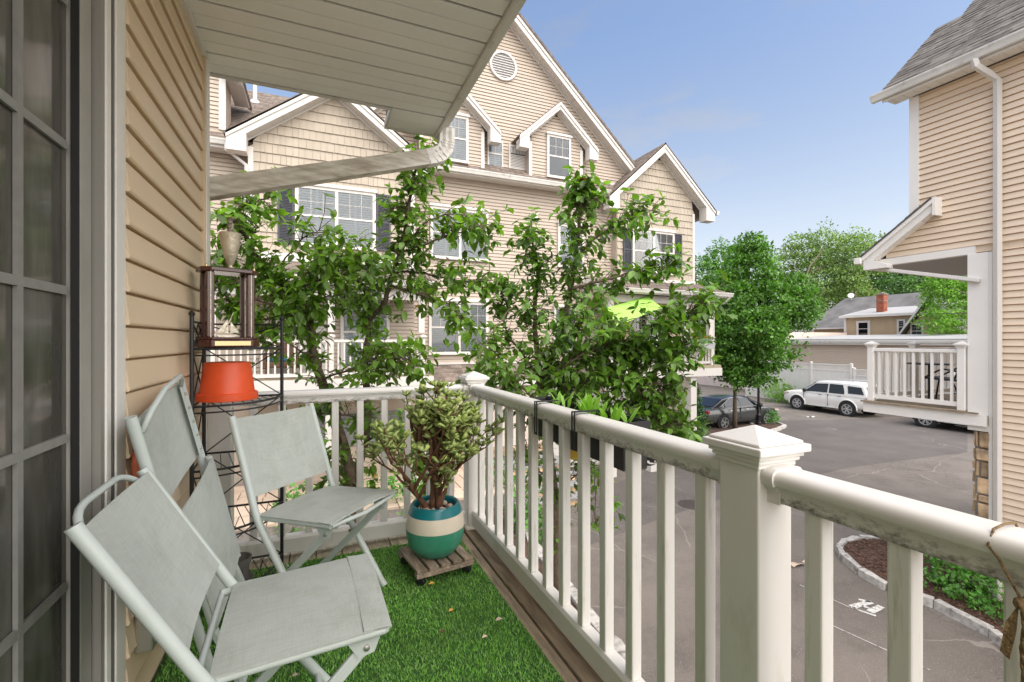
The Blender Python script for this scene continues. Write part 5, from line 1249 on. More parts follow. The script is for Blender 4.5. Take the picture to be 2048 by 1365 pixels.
# jade plant: forked trunk, branches, fleshy leaves
jd=thing('jade_plant',tuple(pp+Z*.24),'bushy jade plant with thick brown stems growing in the banded pot','plant')
jb=MB(); JP=[];JD=[]; jr=random.Random(5)
def jbranch(p,d,l,r_,lev):
    n=4; pts=[p]; 
    for i in range(n):
        d=(d+Vector((jr.uniform(-.35,.35),jr.uniform(-.35,.35),jr.uniform(-.1,.32)))*.6).normalized(); pts.append(pts[-1]+d*l/n)
    jb.tube(pts,[r_*(1-.12*i) for i in range(n+1)],7)
    e=pts[-1]
    if lev==1:
        for k in range(4):
            a=jr.uniform(0,6.28); JP.append(p.lerp(e,jr.uniform(.4,1))); JD.append(Vector((math.cos(a),math.sin(a),jr.uniform(-.3,.4))))
    if lev>=2:
        # rosettes of opposite leaves at the tip and along the twig
        for f in ([1.0,.7] if lev>=3 else [1.0]):
            q=p.lerp(e,f)
            for k in range(jr.choice((4,5,6)) if f==1 else 2):
                a=jr.uniform(0,6.28); v=Vector((math.cos(a),math.sin(a),jr.uniform(.0,.9 if f==1 else .5))); JP.append(q); JD.append(v+d*.3)
    if lev<3:
        for k in range({0:4,1:3,2:3}[lev]):
            a=jr.uniform(0,6.28); sp_=jr.uniform(.5,1.05)
            nd=(d+Vector((math.cos(a)*sp_,math.sin(a)*sp_,jr.uniform(-.05,.55)))).normalized()
            jbranch(pts[jr.choice((2,3,4)) if k else 4],nd,l*jr.uniform(.66,.92),r_*.60,lev+1)
b0=pp+Z*.225
for dx,dy,dz,l,r_ in ((-.12,.0,1,.22,.028),(.25,-.12,1,.23,.026),(.05,.25,1,.21,.020),(-.60,-.15,.85,.24,.017),(.12,-.32,1,.19,.015),(.42,.1,.8,.20,.014)):
    jbranch(b0+Vector((dx*.05,dy*.05,0)),Vector((dx,dy,dz)).normalized(),l,r_,0)
mk('stems', jb, M['jade_bark'], jd, smooth=True)
JP=np.array(JP);JD=np.array(JD); n=len(JP); U=np.tile([0,0,1.],(n,1))+nr.normal(size=(n,3))*.35; S_=nr.uniform(.036,.062,n)
camd=np.linalg.norm(JP-np.array([0,0,EYE]),axis=1); od=np.argsort(camd)
leaf_objects(JP[od[:300]],JD[od[:300]],U[od[:300]],S_[od[:300]],M['jade_leaf'],jd,(SUCC_V,SUCC_F))
leaf_mesh_obj('leaves',JP[od[300:]],JD[od[300:]],U[od[300:]],S_[od[300:]],M['jade_leaf'],jd,(SUCC_V,SUCC_F),kind='stuff')
mk('stake', MB().tube([pp+Vector((-.08,-.05,.22)),pp+Vector((-.13,-.06,.48))],.002,5), M['black'], jd)

# ================================================================ planter box on the rail
tb=thing('rail_planter',(1.09,1.75,.75),'black trough planter hung outside the railing on two black straps','planter')
x0,x1,y0,y1=1.005,1.11,1.36,2.16
mk('trough', MB().box(x0,x1,y0,y1,.755,.763).box(x0,x0+.006,y0,y1,.763,.925).box(x1-.006,x1,y0,y1,.763,.925).box(x0+.006,x1-.006,y0,y0+.006,.763,.925).box(x0+.006,x1-.006,y1-.006,y1,.763,.925), M['black'], tb, bevel=.002)
mk('lip', MB().box(x0-.008,x0,y0-.008,y1+.008,.905,.930).box(x1,x1+.008,y0-.008,y1+.008,.905,.930).box(x0,x1,y0-.008,y0-.0005,.905,.930).box(x0,x1,y1+.0005,y1+.008,.905,.930), M['black'], tb)
mk('soil', MB().box(x0+.007,x1-.007,y0+.007,y1-.007,.86,.90), M['soil'], tb)
for yb in (1.875,1.545):
    xo=RX-.045
    for dy in (-.010,.010): pass
    mk('strap', MB().box(xo-.004,xo-.0005,yb-.013,yb-.006,.80,.945).box(xo-.004,xo-.0005,yb+.006,yb+.013,.80,.945).box(xo-.004,xo-.0005,yb-.0058,yb+.0058,.80,.81).box(xo-.004,1.02,yb-.013,yb+.013,.9455,.949), M['black'], tb)
pr_=random.Random(3)
for k,(yc,nl,hh,lab) in enumerate([(1.90,10,.09,'low tuft of lance-shaped leaves at the far end of the rail planter'),(1.66,18,.11,'tall clump of pale green lance-shaped leaves in the middle of the rail planter'),(1.47,16,.10,'clump of pale green lance-shaped leaves at the near end of the rail planter')]):
    t=thing('bulb_plant',(1.058,yc,.90),lab,'plant','leafy plants in the rail planter')
    P=[];D=[];U=[];S2=[]
    for i in range(nl):
        a=pr_.uniform(0,6.28); P.append((1.058+pr_.uniform(-.03,.03),yc+pr_.uniform(-.07,.07),.90)); D.append((math.cos(a)*.55,math.sin(a)*.55,pr_.uniform(.5,1.4))); U.append((-math.cos(a),-math.sin(a),.6)); S2.append(hh*pr_.uniform(.6,1.2))
    leaf_objects(np.array(P),np.array(D),np.array(U),np.array(S2),M['light_leaf'],t,(LANCE_V,LEAF_F))
zb=M['zebra']=mat('zebra_stripe',(.75,.74,.72),.5)
nt=zb.node_tree;wv=nt.nodes.new('ShaderNodeTexWave');wv.inputs['Scale'].default_value=22;wv.inputs['Distortion'].default_value=5;wv.inputs['Detail'].default_value=2
cr=nt.nodes.new('ShaderNodeValToRGB');cr.color_ramp.elements[0].position=.48;cr.color_ramp.elements[1].position=.54;cr.color_ramp.elements[0].color=(.01,.01,.01,1);cr.color_ramp.elements[1].color=(.75,.74,.72,1)
ge=[n for n in nt.nodes if n.type=='NEW_GEOMETRY'][0];mp=nt.nodes.new('ShaderNodeMapping');mp.inputs['Rotation'].default_value=(0,0,1.57);nt.links.new(ge.outputs['Position'],mp.inputs[0]);nt.links.new(mp.outputs[0],wv.inputs['Vector']);nt.links.new(wv.outputs[0],cr.inputs[0]);nt.links.new(cr.outputs[0],nt.nodes['Principled BSDF'].inputs['Base Color'])
zp_=thing('zebra_pot',(1.24,1.55,.70),'black and white zebra striped pot hanging outside the railing','flowerpot')
mk('pot', MB().lathe([(.055,0),(.075,.02),(.085,.10),(.082,.10),(.07,.03)],(1.245,1.56,.715),24), zb, zp_, smooth='auto')
mk('hook', MB().tube([(1.115,1.56,.92),(1.165,1.56,.925),(1.165,1.56,.80)],.004,6), M['black'], zp_)
yp=thing('yellow_pot',(1.13,1.70,.75),'yellow metal pot hanging below the black rail planter','pot')
mk('bowl', MB().lathe([(.02,0),(.05,.008),(.06,.06),(.057,.06),(.045,.012)],(1.05,1.80,.695),20), M['yellow'], yp, smooth='auto')
mk('hook', MB().tube([(1.05,1.80,.752),(1.05,1.86,.76),(1.05,1.86,.70)],.003,6), M['black'], yp)
# jute twine tied round the rail
tw=thing('jute_twine',(.91,.34,.86),'brown jute twine tied round the near railing with hanging ends','twine')
def loop_over(yy,y2):
    c=[(RX+.043,yy,ZR-.06),(RX+.046,yy,ZR-.02),(RX+.030,yy,ZR+.004),(RX,yy+.001,ZR+.0065),(RX-.030,yy+.002,ZR+.003),(RX-.045,yy+.002,ZR-.018),(RX-.042,yy*.75+y2*.25,ZR-.035),(RX-.043,yy*.3+y2*.7,ZR-.065),(RX-.046,y2,ZR-.082)]
    return c
KN=.318
mk('loop', MB().tube(loop_over(.352,KN),.0019,6), M['twine'], tw, smooth=True)
mk('loop', MB().tube(loop_over(.296,KN),.0021,6), M['twine'], tw, smooth=True)
kp=Vector((RX-.047,KN,ZR-.086))
mk('knot', MB().lathe([(.002,-.009),(.008,-.005),(.0095,.001),(.007,.007),(.002,.010)],kp,10,(.2,.3,1)), M['twine'], tw, smooth=True)
ra=[kp+Vector((-.004+.002*math.sin(i*1.3),-.004+.0015*math.cos(i*1.1),-.012*i)) for i in range(40)]
mb=MB()
for ph in (0,2.09,4.19): mb.tube([p+Vector((.0022*math.cos(i*1.2+ph),.0022*math.sin(i*1.2+ph),0)) for i,p in enumerate(ra)],.0028,6)
mk('rope_end', mb, M['twine'], tw, smooth=True)
mk('ribbon_end', MB().prism([kp+Vector((-.004,.002,0)),kp+Vector((-.008,.014,-.03)),kp+Vector((-.008,.020,-.075)),kp+Vector((-.008,.010,-.082)),kp+Vector((-.006,.004,-.04))],(.0015,0,0)), M['twine'], tw)
# ================================================================ the two broad-leaved trees beyond the railing
def broad_tree(name, lab, limbs, n_twig, seed, m, leaf_size=.095, extra=None, red_tip=None, yellow=6, twig_len=(.10,.30)):
    """limbs: list of (points [(px,py,depth)...], r0, r1, leafiness)"""
    r=random.Random(seed); base=limbs[0][0]; b0=at(base[0][0],base[0][1],t=base[0][2]); b0.z=GR
    T=thing(name,tuple(b0),lab,'tree'); P=[];D=[];U=[];tw=MB(); segs=[]
    for k,(pts,r0,r1,leafy) in enumerate(limbs):
        q=[at(a,b,t=c) for a,b,c in pts]
        # smooth the polyline (Catmull-Rom)
        s=[]; 
        for i in range(len(q)-1):
            p0,p1,p2,p3=q[max(i-1,0)],q[i],q[i+1],q[min(i+2,len(q)-1)]
            for j in range(6):
                t=j/6; s.append(.5*((2*p1)+(p2-p0)*t+(2*p0-5*p1+4*p2-p3)*t*t+(3*p1-p0-3*p2+p3)*t**3))
        s.append(q[-1]); jit=.010
        s=[p+Vector((r.uniform(-jit,jit),r.uniform(-jit,jit),r.uniform(-jit,jit))) if 0<i<len(s)-1 else p for i,p in enumerate(s)]
        m_=len(s); mk('trunk' if k==0 else 'limb', MB().tube(s,[r0+(r1-r0)*i/(m_-1) for i in range(m_)],8), M['bark'], T, smooth=True)
        L=sum((s[i+1]-s[i]).length for i in range(m_-1)); segs.append((s,L*leafy))
    tot=sum(w for _,w in segs)
    for s,w in segs:
        cnt=int(n_twig*w/tot)
        for _ in range(cnt):
            f=r.random()**.75*(len(s)-1); i=min(int(f),len(s)-2); p=s[i].lerp(s[i+1],f-i); ax=(s[i+1]-s[i]).normalized()
            v=Vector((r.gauss(0,1),r.gauss(0,1),r.gauss(.12,.8))).normalized(); d=(v+ax*.75).normalized(); l=r.uniform(*twig_len)
            e=p+d*l; e2=e+Vector((r.uniform(-.03,.03),r.uniform(-.03,.03),r.uniform(-.05,.02)))
            tw.tube([p,p.lerp(e,.55)+Vector((0,0,.01)),e2],[.004,.003,.0015],4,cap=False)
            nl=r.randint(4,8)
            for k in range(nl):
                g=r.uniform(.35,1) if k<nl-3 else 1.0; q=p.lerp(e2,g); a=r.uniform(0,6.283)
                o=d.orthogonal().normalized(); o2=d.cross(o); out=(o*math.cos(a)+o2*math.sin(a))
                P.append(q); D.append(out*.85+d*(.55 if g==1 else .25)+Vector((0,0,-.30))); U.append(Vector((r.gauss(0,.35),r.gauss(0,.35),1))+d*.25)
    P=np.array(P);D=np.array(D);U=np.array(U);n=len(P); S_=leaf_size*np.random.default_rng(seed).uniform(.45,1.35,n)
    mk('twigs', tw, M['bark'], T)
    dist=np.linalg.norm(P-np.array([0,0,EYE]),axis=1)/S_; od=np.argsort(dist)
    c=od[:300]; leaf_objects(P[c],D[c],U[c],S_[c],m,T)
    rest=od[300:]; y=rest[::max(1,len(rest)//max(yellow,1))][:yellow]; rest=np.setdiff1d(rest,y)
    leaf_mesh_obj('leaves',P[rest],D[rest],U[rest],S_[rest],m,T,kind='stuff')
    if yellow: leaf_objects(P[y],D[y],U[y],S_[y]*.8,M['leaf_yellow'],T,name='yellow_leaf')
    if red_tip:
        p=at(red_tip[0],red_tip[1],t=red_tip[2]); k=7; PP=np.array([p]*k); DD=np.c_[np.cos(np.arange(k)),np.sin(np.arange(k)),np.full(k,.9)]
        leaf_objects(PP,DD,np.tile([0,0,1.],(k,1)),np.full(k,.085),M['leaf_red'],T,name='red_leaf')
    return T
# left tree: two leaning stems and a tall leader climbing past the downspout
LT=[([(705,1250,5.0),(703,1000,4.8),(690,900,4.7),(650,780,4.6),(628,714,4.5)],.062,.040,.10),
    ([(628,714,4.5),(622,658,4.45),(606,611,4.4),(585,585,4.35),(560,566,4.3),(531,536,4.25),(500,490,4.2),(470,440,4.1)],.036,.012,1.5),
    ([(700,1000,4.8),(735,850,4.9),(730,728,4.95),(737,658,4.95),(736,603,4.9),(715,560,4.85),(660,520,4.8)],.045,.014,1.2),
    ([(735,640,4.95),(767,610,4.8),(784,547,4.7),(806,491,4.6),(818,402,4.55),(832,340,4.5),(865,300,4.5)],.030,.008,1.35),
    ([(800,505,4.6),(850,490,4.6),(900,470,4.55),(960,452,4.5)],.012,.004,.9),
    ([(784,547,4.7),(840,545,4.8),(900,560,4.8),(960,565,4.8)],.014,.005,1.4),
    ([(780,570,4.7),(840,590,4.6),(900,610,4.6),(925,650,4.55)],.012,.004,1.1),
    ([(585,585,4.35),(640,560,4.2),(700,545,4.2),(760,535,4.2)],.012,.005,1.0),
    ([(545,550,4.3),(600,480,4.2),(640,462,4.1)],.009,.003,.7),
    ([(500,490,4.2),(480,420,4.3),(540,395,4.2)],.012,.004,1.3),
    ([(606,611,4.4),(520,640,4.3),(455,600,4.3),(430,560,4.2)],.012,.004,1.2),
    ([(628,714,4.5),(580,690,4.2),(540,660,4.1)],.010,.004,.7),
    ([(640,760,4.6),(700,740,4.3),(770,710,4.2),(830,725,4.1)],.012,.004,1.3),
    ([(735,850,4.9),(690,830,4.6),(640,830,4.5),(560,850,4.5)],.012,.004,1.2),
    ([(703,1000,4.8),(640,900,4.4),(590,900,4.3)],.012,.004,1.0),
    ([(735,880,4.9),(790,860,4.6),(830,880,4.5),(860,960,4.5)],.012,.004,1.3),
    ([(700,960,4.8),(680,1000,4.6),(640,990,4.5)],.010,.004,.7),
    ([(622,658,4.45),(560,620,4.1),(500,590,4.0),(440,520,4.0)],.010,.003,1.1),
    ([(736,603,4.9),(690,590,4.5),(640,600,4.3),(590,640,4.2)],.010,.003,1.0),
    ([(784,547,4.7),(740,520,4.4),(690,510,4.2),(640,525,4.1),(600,560,4.1)],.010,.003,1.0),
    ([(806,491,4.6),(860,440,4.4),(920,430,4.3),(965,455,4.3)],.008,.003,.7),
    ([(818,402,4.55),(780,420,4.5),(760,415,4.5)],.006,.003,.4)]
broad_tree('ornamental_tree','leafy tree with two leaning stems beyond the back railing, its leader climbing past the downspout',LT,1250,21,M['leaf'],.094)
RT=[([(1120,1300,5.6),(1110,1050,5.5),(1095,880,5.4),(1080,760,5.3)],.075,.05,.15),
    ([(1080,760,5.3),(1070,640,5.2),(1075,540,5.1),(1060,470,5.0)],.04,.008,1.5),
    ([(1085,760,5.3),(1130,640,5.0),(1150,520,4.9),(1160,420,4.85),(1165,380,4.8)],.04,.007,1.5),
    ([(1150,520,4.9),(1200,470,4.8),(1250,440,4.7),(1310,420,4.6)],.014,.004,1.1),
    ([(1140,580,4.9),(1210,560,4.7),(1270,545,4.6),(1340,535,4.5)],.016,.004,1.3),
    ([(1085,760,5.3),(1170,700,4.9),(1260,680,4.6),(1340,650,4.4),(1405,605,4.2)],.03,.005,1.5),
    ([(1090,800,5.3),(1180,760,5.0),(1270,720,4.8),(1370,690,4.6)],.02,.005,1.6),
    ([(1095,860,5.4),(1180,830,5.0),(1270,810,4.8),(1330,820,4.7),(1360,860,4.6)],.02,.005,1.6),
    ([(1080,760,5.3),(1040,700,5.2),(1010,660,5.2),(1000,600,5.1)],.018,.005,1.0),
    ([(1095,860,5.4),(1040,820,5.2),(1000,790,5.1),(965,750,5.0)],.016,.005,1.2),
    ([(1075,640,5.2),(1030,590,5.0),(990,570,4.9)],.010,.004,.8),
    ([(1110,1000,5.5),(1140,960,5.2),(1185,940,5.0),(1190,1040,5.0)],.012,.004,.8),
    ([(1110,960,5.5),(1060,930,5.2),(1050,870,5.1)],.012,.004,.7),
    ([(1130,640,5.0),(1180,625,4.7),(1215,615,4.5)],.012,.004,.5),
    ([(1090,800,5.3),(1150,770,4.8),(1220,755,4.6),(1290,770,4.5),(1335,800,4.5)],.014,.004,1.5),
    ([(1085,780,5.3),(1130,730,4.6),(1200,700,4.7),(1290,705,4.6),(1350,730,4.5)],.014,.004,1.4),
    ([(1090,830,5.3),(1050,780,4.6),(1010,740,4.3),(980,700,4.2)],.012,.004,1.1),
    ([(1095,860,5.4),(1160,850,4.8),(1240,840,4.6),(1310,845,4.5),(1345,870,4.5)],.012,.004,1.2),
    ([(1080,720,5.3),(1110,690,4.6),(1150,650,4.4),(1200,640,4.3)],.012,.004,1.0),
    ([(955,728,3.6),(965,700,3.7),(990,655,3.9),(1030,610,4.2)],.006,.004,.0)]
broad_tree('ornamental_tree','dense dark-leaved tree with a red tip beyond the right-hand railing corner',RT,1550,33,M['leaf_dark'],.098,red_tip=(1165,368,4.8),yellow=5)
# ================================================================ trees in the distance
def blob_tree(name, lab, base, h_trunk, r_tr, blobs, n, size, m, seed, group=None, z0=GR, limbs=5):
    T=thing(name,(base[0],base[1],z0),lab,'tree',group); b=Vector((base[0],base[1],z0)); r=random.Random(seed)
    top=Vector((base[0],base[1],h_trunk))
    mk('trunk', MB().tube([b,b.lerp(top,.5)+Vector((r.uniform(-.05,.05),0,0)),top],[r_tr,r_tr*.8,r_tr*.55],9), M['bark'], T, smooth=True)
    for k in range(limbs):
        q=blobs[k%len(blobs)]; e=Vector(q[:3])+Vector((r.uniform(-.5,.5)*q[3],r.uniform(-.5,.5)*q[4],r.uniform(-.2,.5)*q[5])); s=b.lerp(top,r.uniform(.75,1))
        mk('limb', MB().tube([s,s.lerp(e,.5)+Vector((0,0,.12*(e-s).length)),e],[r_tr*.4,r_tr*.25,r_tr*.08],6), M['bark'], T, smooth=True)
    leaf_blob(T,blobs,n,size,m,'crown',seed)
    return T
def B(px,py,t,rx,rz,ry=None):
    p=at(px,py,t=t); k=t/FPX; return (p.x,p.y,p.z,rx*k,(ry or rx)*k,rz*k)
mp=at(1470,862,z=GR)
blob_tree('maple_tree','dense green maple in the kerbed bed in front of the dark sedan',(mp.x,mp.y),-.6,.11,
  [B(1500,540,21,55,60),B(1450,600,20.6,50,55),B(1550,610,21,60,55),B(1500,660,20.2,75,55),B(1590,620,21.5,42,40),B(1440,680,20.5,45,45),B(1520,705,20.4,62,42),B(1460,725,20.6,50,36),B(1490,745,20.4,45,26),B(1500,500,21.3,30,32),B(1600,575,21.5,25,30)],42000,.15,M['maple'],41)
dead=at(1533,698,t=20)
t_=thing('dead_branch',tuple(dead),'clump of rust brown dead leaves on the right side of the maple','branch')
mk('twig', MB().tube([dead+Vector((-.5,.2,.1)),dead],[.02,.006],5), M['bark'], t_)
leaf_blob(t_,[(dead.x,dead.y,dead.z,.30,.25,.38)],420,.11,mat('dead_leaf',(.22,.065,.02),.7,island=.5),'dead_leaves',7)
blob_tree('tall_tree','tall pale green tree with sky gaps behind the grey-roofed house',(46,34),3,.35,
  [B(1640,500,58,60,40),B(1700,520,58,60,50),B(1590,530,58,45,45),B(1740,500,58,30,30),B(1650,560,58,70,45),B(1600,600,58,40,40),B(1690,600,58,60,40)],24000,.30,M['far_leaf'],51,limbs=3)
blob_tree('shade_tree','dark round-crowned tree right behind the roof ridge of the grey house',(54,31),2,.35,
  [B(1720,560,62,55,38),B(1780,570,62,60,36),B(1840,560,62,50,40),B(1690,580,62,40,30),B(1890,560,62,50,45)],22000,.32,M['far_leaf_dk'],52,limbs=2)
blob_tree('street_tree','bright green tree leaning over the garage roof beside the right-hand balcony post',(31.5,11.5),1.2,.16,
  [B(1900,600,30,45,50),B(1935,570,30,45,50),B(1870,640,29.5,28,24),B(1930,660,30,40,38),B(1880,570,30,28,28),B(1905,705,29,30,14)],12000,.15,M['light_leaf'],53)
blob_tree('yard_tree','green tree filling the gap between the gabled house and the maple',(26,29),1,.2,
  [B(1410,560,38,45,50),B(1445,520,38,35,36),B(1400,620,38,40,50),B(1450,600,38,45,50)],12000,.2,M['maple'],54)
# arborvitae by the corner of the house
av=at(1385,880,z=GR)
T=thing('arborvitae',(av.x,av.y,GR),'dark columnar arborvitae beside the corner of the gabled house','shrub')
hb=av.x
k=(av-Vector((0,0,EYE))).length
mk('stem', MB().tube([(av.x,av.y,GR),(av.x,av.y,GR+1.9)],[.05,.02],6), M['bark'], T)
leaf_blob(T,[(av.x,av.y,GR+.55,.55,.55,.55),(av.x,av.y,GR+1.15,.46,.46,.6),(av.x,av.y,GR+1.75,.30,.30,.6)],9000,.075,M['conifer'],'foliage',61,shell=.6,lump=.12)
# shrubs: beds and fence line
def shrub(name,lab,c,blobs,n,size,m,seed,group=None):
    T=thing(name,c,lab,'shrub',group); s=MB()
    for b in blobs: s.tube([Vector(c),Vector(b[:3])],[.012,.004],4)
    mk('stems', s, M['bark'], T); leaf_blob(T,blobs,n,size,m,'foliage',seed)
for k,(px,py,rx,lab) in enumerate([(1455,852,.32,'low green shrub at the foot of the maple trunk'),(1540,850,.34,'olive green shrub beside the lamp post base')]):
    p=at(px,py,z=GR); shrub('bed_shrub',lab,(p.x,p.y-.15,GR+.09),[(p.x,p.y-.1,GR+.38,rx,rx,.32)],900,.07,M['shrub'],70+k,'shrubs in the kerbed bed')
for k,(px,rx,hh,lab) in enumerate([(1560,1.0,1.1,'bright green hedge shrub in front of the white fence, beside the maple'),(1585,.8,.8,'low rounded shrub in front of the white fence, behind the nose of the white car'),(1610,.7,.55,'lowest shrub of the row in front of the white fence')]):
    p=at(px,800,x=28.3); shrub('fence_shrub',lab,(28.3,p.y,GR),[(28.3,p.y,GR+hh*.55,rx,rx,hh*.6)],1800,.10,M['light_leaf'],80+k,'shrubs along the white fence')
ga=at(1925,1165,z=GR+.3)
shrub('island_shrub','leafy green shrub on the mulch island under the near railing',(ga.x,ga.y,GR+.085),[(ga.x,ga.y,GR+.35,.42,.5,.30),(ga.x-.05,ga.y-.45,GR+.28,.35,.35,.22),(ga.x+.3,ga.y+.2,GR+.35,.4,.4,.3)],1500,.075,M['shrub'],90)
for k,(px,py,rx,hh,lab) in enumerate([(600,1040,.55,.5,'leafy shrub below the back railing behind the black rack'),(690,1010,.5,.5,'leafy shrub at the foot of the left tree'),(800,1010,.55,.6,'leafy shrub below the back railing beside the jade plant'),(1000,980,.6,.6,'leafy shrub below the railing corner post'),(1060,1040,.5,.5,'leafy shrub below the right railing, left of the drive'),(860,900,.6,.7,'leafy shrub behind the jade plant')]):
    p=at(px,py,z=GR+.5); shrub('garden_shrub',lab,(p.x,p.y,GR+.3),[(p.x,p.y,GR+.35+hh*.5,rx,rx,hh)],900,.10,M['shrub'],100+k,'shrubs in the garden bed')
# ================================================================ cars (local: +x forward, y left)
def wheel(parent, x, y, r_, w, spokes, side):
    c=Vector((x,y,r_)); ax=Vector((0,side,0))
    wl=mk('wheel', MB().lathe([(r_*.70,-w/2),(r_*.96,-w/2),(r_,-w*.32),(r_,w*.32),(r_*.96,w/2),(r_*.72,w/2),(r_*.68,w*.42),(r_*.68,-w*.4)],c,28,ax), M['rubber'], parent, smooth='auto', local=True)
    mb=MB(); mb.lathe([(r_*.70,w*.30),(r_*.70,w*.50),(r_*.64,w*.50),(r_*.62,w*.30)],c,28,ax).lathe([(r_*.14,w*.25),(r_*.13,w*.46),(r_*.04,w*.48)],c,14,ax)
    for k in range(spokes):
        for dd in (-.13,.13):
            a=6.2832*k/spokes; u=Vector((math.cos(a+dd*.4),0,math.sin(a+dd*.4))); v=Vector((math.cos(a+dd*1.3),0,math.sin(a+dd*1.3)))
            mb.beam(c+u*r_*.10+ax*w*.40,c+v*r_*.66+ax*w*.42,r_*.085,w*.10,ax)
    mk('rim', mb, M['alloy'], wl, local=True); mk('brake_disc', MB().lathe([(r_*.66,0),(r_*.66,w*.2)],c,24,ax), M['black'], wl, local=True)
def loft(secs, close=True):
    """secs: list of (x, [(y,z)...half section from bottom centre to top centre]) mirrored"""
    mb=MB(); k=len(secs[0][1]); vs=[];fs=[]
    for x,pts in secs:
        for y,z in pts: vs.append((x,y,z))
        for y,z in reversed(pts[1:-1]): vs.append((x,-y,z))
    m=2*k-2
    for i in range(len(secs)-1):
        for j in range(m): fs.append((i*m+j,i*m+(j+1)%m,(i+1)*m+(j+1)%m,(i+1)*m+j))
    fs.append(tuple(range(m))); fs.append(tuple(range((len(secs)-1)*m,len(secs)*m))); return mb.add(vs,fs)
def car(name, lab, loc, rz, kind, paint):
    t=thing(name,loc,lab,'car','cars parked along the drive',rz); suv=kind=='suv'
    if suv: Lh,hw,r_,wb,zb=2.42,.95,.385,1.40,.32; st=[(-2.42,.52,1.0,.86),(-2.36,.42,1.12,.92),(-1.9,.36,1.13,.95),(-.9,.32,1.12,.96),(.9,.32,1.12,.96),(1.05,.32,1.14,.96),(1.75,.34,1.10,.95),(2.15,.38,1.05,.90),(2.36,.42,.98,.80),(2.42,.50,.86,.70)]
    else: Lh,hw,r_,wb,zb=2.42,.91,.335,1.42,.22; st=[(-2.42,.42,.86,.74),(-2.34,.32,.98,.84),(-1.8,.24,1.0,.91),(-.9,.22,.97,.92),(.7,.22,.96,.92),(1.0,.22,.97,.92),(1.7,.24,.88,.90),(2.15,.28,.76,.84),(2.36,.32,.66,.74),(2.42,.40,.56,.62)]
    secs=[]
    for x,z0,z1,w in st:
        h=z1-z0; secs.append((x,[(0,z0),(w*.86,z0),(w*.96,z0+h*.12),(w,z0+h*.45),(w*.985,z0+h*.72),(w*.94,z0+h*.95),(w*.86,z1),(0,z1+.03)]))
    bd=mk('body', loft(secs), paint, t, smooth=True, local=True)
    s=bd.modifiers.new('sub','SUBSURF'); s.levels=1; s.render_levels=2
    if suv: rf=[(-2.36,1.10,1.14,.90,.88),(-2.12,1.10,1.66,.91,.74),(-1.9,1.10,1.76,.92,.74),(-.6,1.10,1.80,.92,.75),(.25,1.10,1.77,.92,.74),(.42,1.10,1.70,.92,.73),(1.10,1.10,1.14,.90,.86)]
    else: rf=[(-1.95,.95,.99,.80,.76),(-1.2,.95,1.32,.86,.62),(-.75,.95,1.43,.88,.62),(-.1,.95,1.46,.88,.63),(.30,.95,1.40,.88,.62),(1.25,.95,.98,.84,.78)]
    secs=[]
    for x,z0,z1,w0,w1 in rf:
        secs.append((x,[(0,z0-.1),(w0,z0-.05),(w0,z0),(w0*.6+w1*.4,z0*.6+z1*.4),(w1+.02,z1-.05),(w1-.08,z1),(0,z1+.02)]))
    gh=mk('cabin', loft(secs), paint, t, smooth='auto', local=True)
    # side glass: polygons lying just outside the cabin side
    def sidey(z,zb_,zt,w0,w1): return w0+(w1+.02-w0)*(z-zb_)/(zt-zb_)
    if suv: wins=[[(.96,1.16),(.38,1.62),(-.32,1.66),(-.32,1.16)],[(-.40,1.16),(-.40,1.66),(-1.10,1.65),(-1.22,1.30),(-1.22,1.16)],[(-1.42,1.22),(-1.34,1.62),(-2.02,1.58),(-2.20,1.22)]]; zt,w0,w1,z0=1.74,.92,.75,1.10
    else: wins=[[(.98,1.0),(.26,1.34),(-.30,1.39),(-.30,1.0)],[(-.36,1.0),(-.36,1.39),(-.85,1.36),(-1.30,1.16),(-1.30,1.02)],[(-1.36,1.03),(-1.33,1.15),(-1.62,1.04)]]; zt,w0,w1,z0=1.40,.88,.63,.95
    for sd in (-1,1):
        for w in wins:
            mk('window', MB().prism([(x,sd*(sidey(z,z0,zt,w0,w1)+.004),z) for x,z in w],(0,sd*.008,0)), M['car_glass'], t, local=True)
            if not suv: pass
        mk('wheel_arch', MB().lathe([(r_*1.20,-.05),(r_*1.20,.012)],(wb,sd*(hw-.005),r_*1.02),28,(0,sd,0)).lathe([(r_*1.20,-.05),(r_*1.20,.012)],(-wb,sd*(hw-.005),r_*1.02),28,(0,sd,0)), M['black'], t, local=True)
        if suv:
            for xw in (wb,-wb):
                pts=[(xw+math.cos(a)*r_*1.27,sd*(hw+.012),r_*1.02+math.sin(a)*r_*1.27) for a in [i/16*3.4-.13 for i in range(17)]]
                mk('fender_flare', MB().tube(pts,.035,6), paint, t, smooth=True, local=True)
            mk('running_board', MB().box(-.95,.95,min(sd*.90,sd*1.02),max(sd*.90,sd*1.02),.36,.41), M['trim_grey'], t, local=True, bevel=.01)
            mk('roof_rack', MB().tube([(-1.7,sd*.66,1.79),(-1.6,sd*.66,1.86),(.05,sd*.66,1.86),(.2,sd*.66,1.80)],.018,6), M['alloy'], t, local=True)
        for xw in (wb,-wb): wheel(t,xw,sd*(hw-.075),r_,.23,6 if suv else 5,sd)
        hz=1.02 if suv else .86
        for xh in (.05,-.98): mk('door_handle', MB().tube([(xh-.09,sd*(hw+.008),hz),(xh-.08,sd*(hw+.03),hz),(xh+.08,sd*(hw+.03),hz),(xh+.09,sd*(hw+.008),hz)],.013,6), M['black'] if suv else M['alloy'], t, local=True)
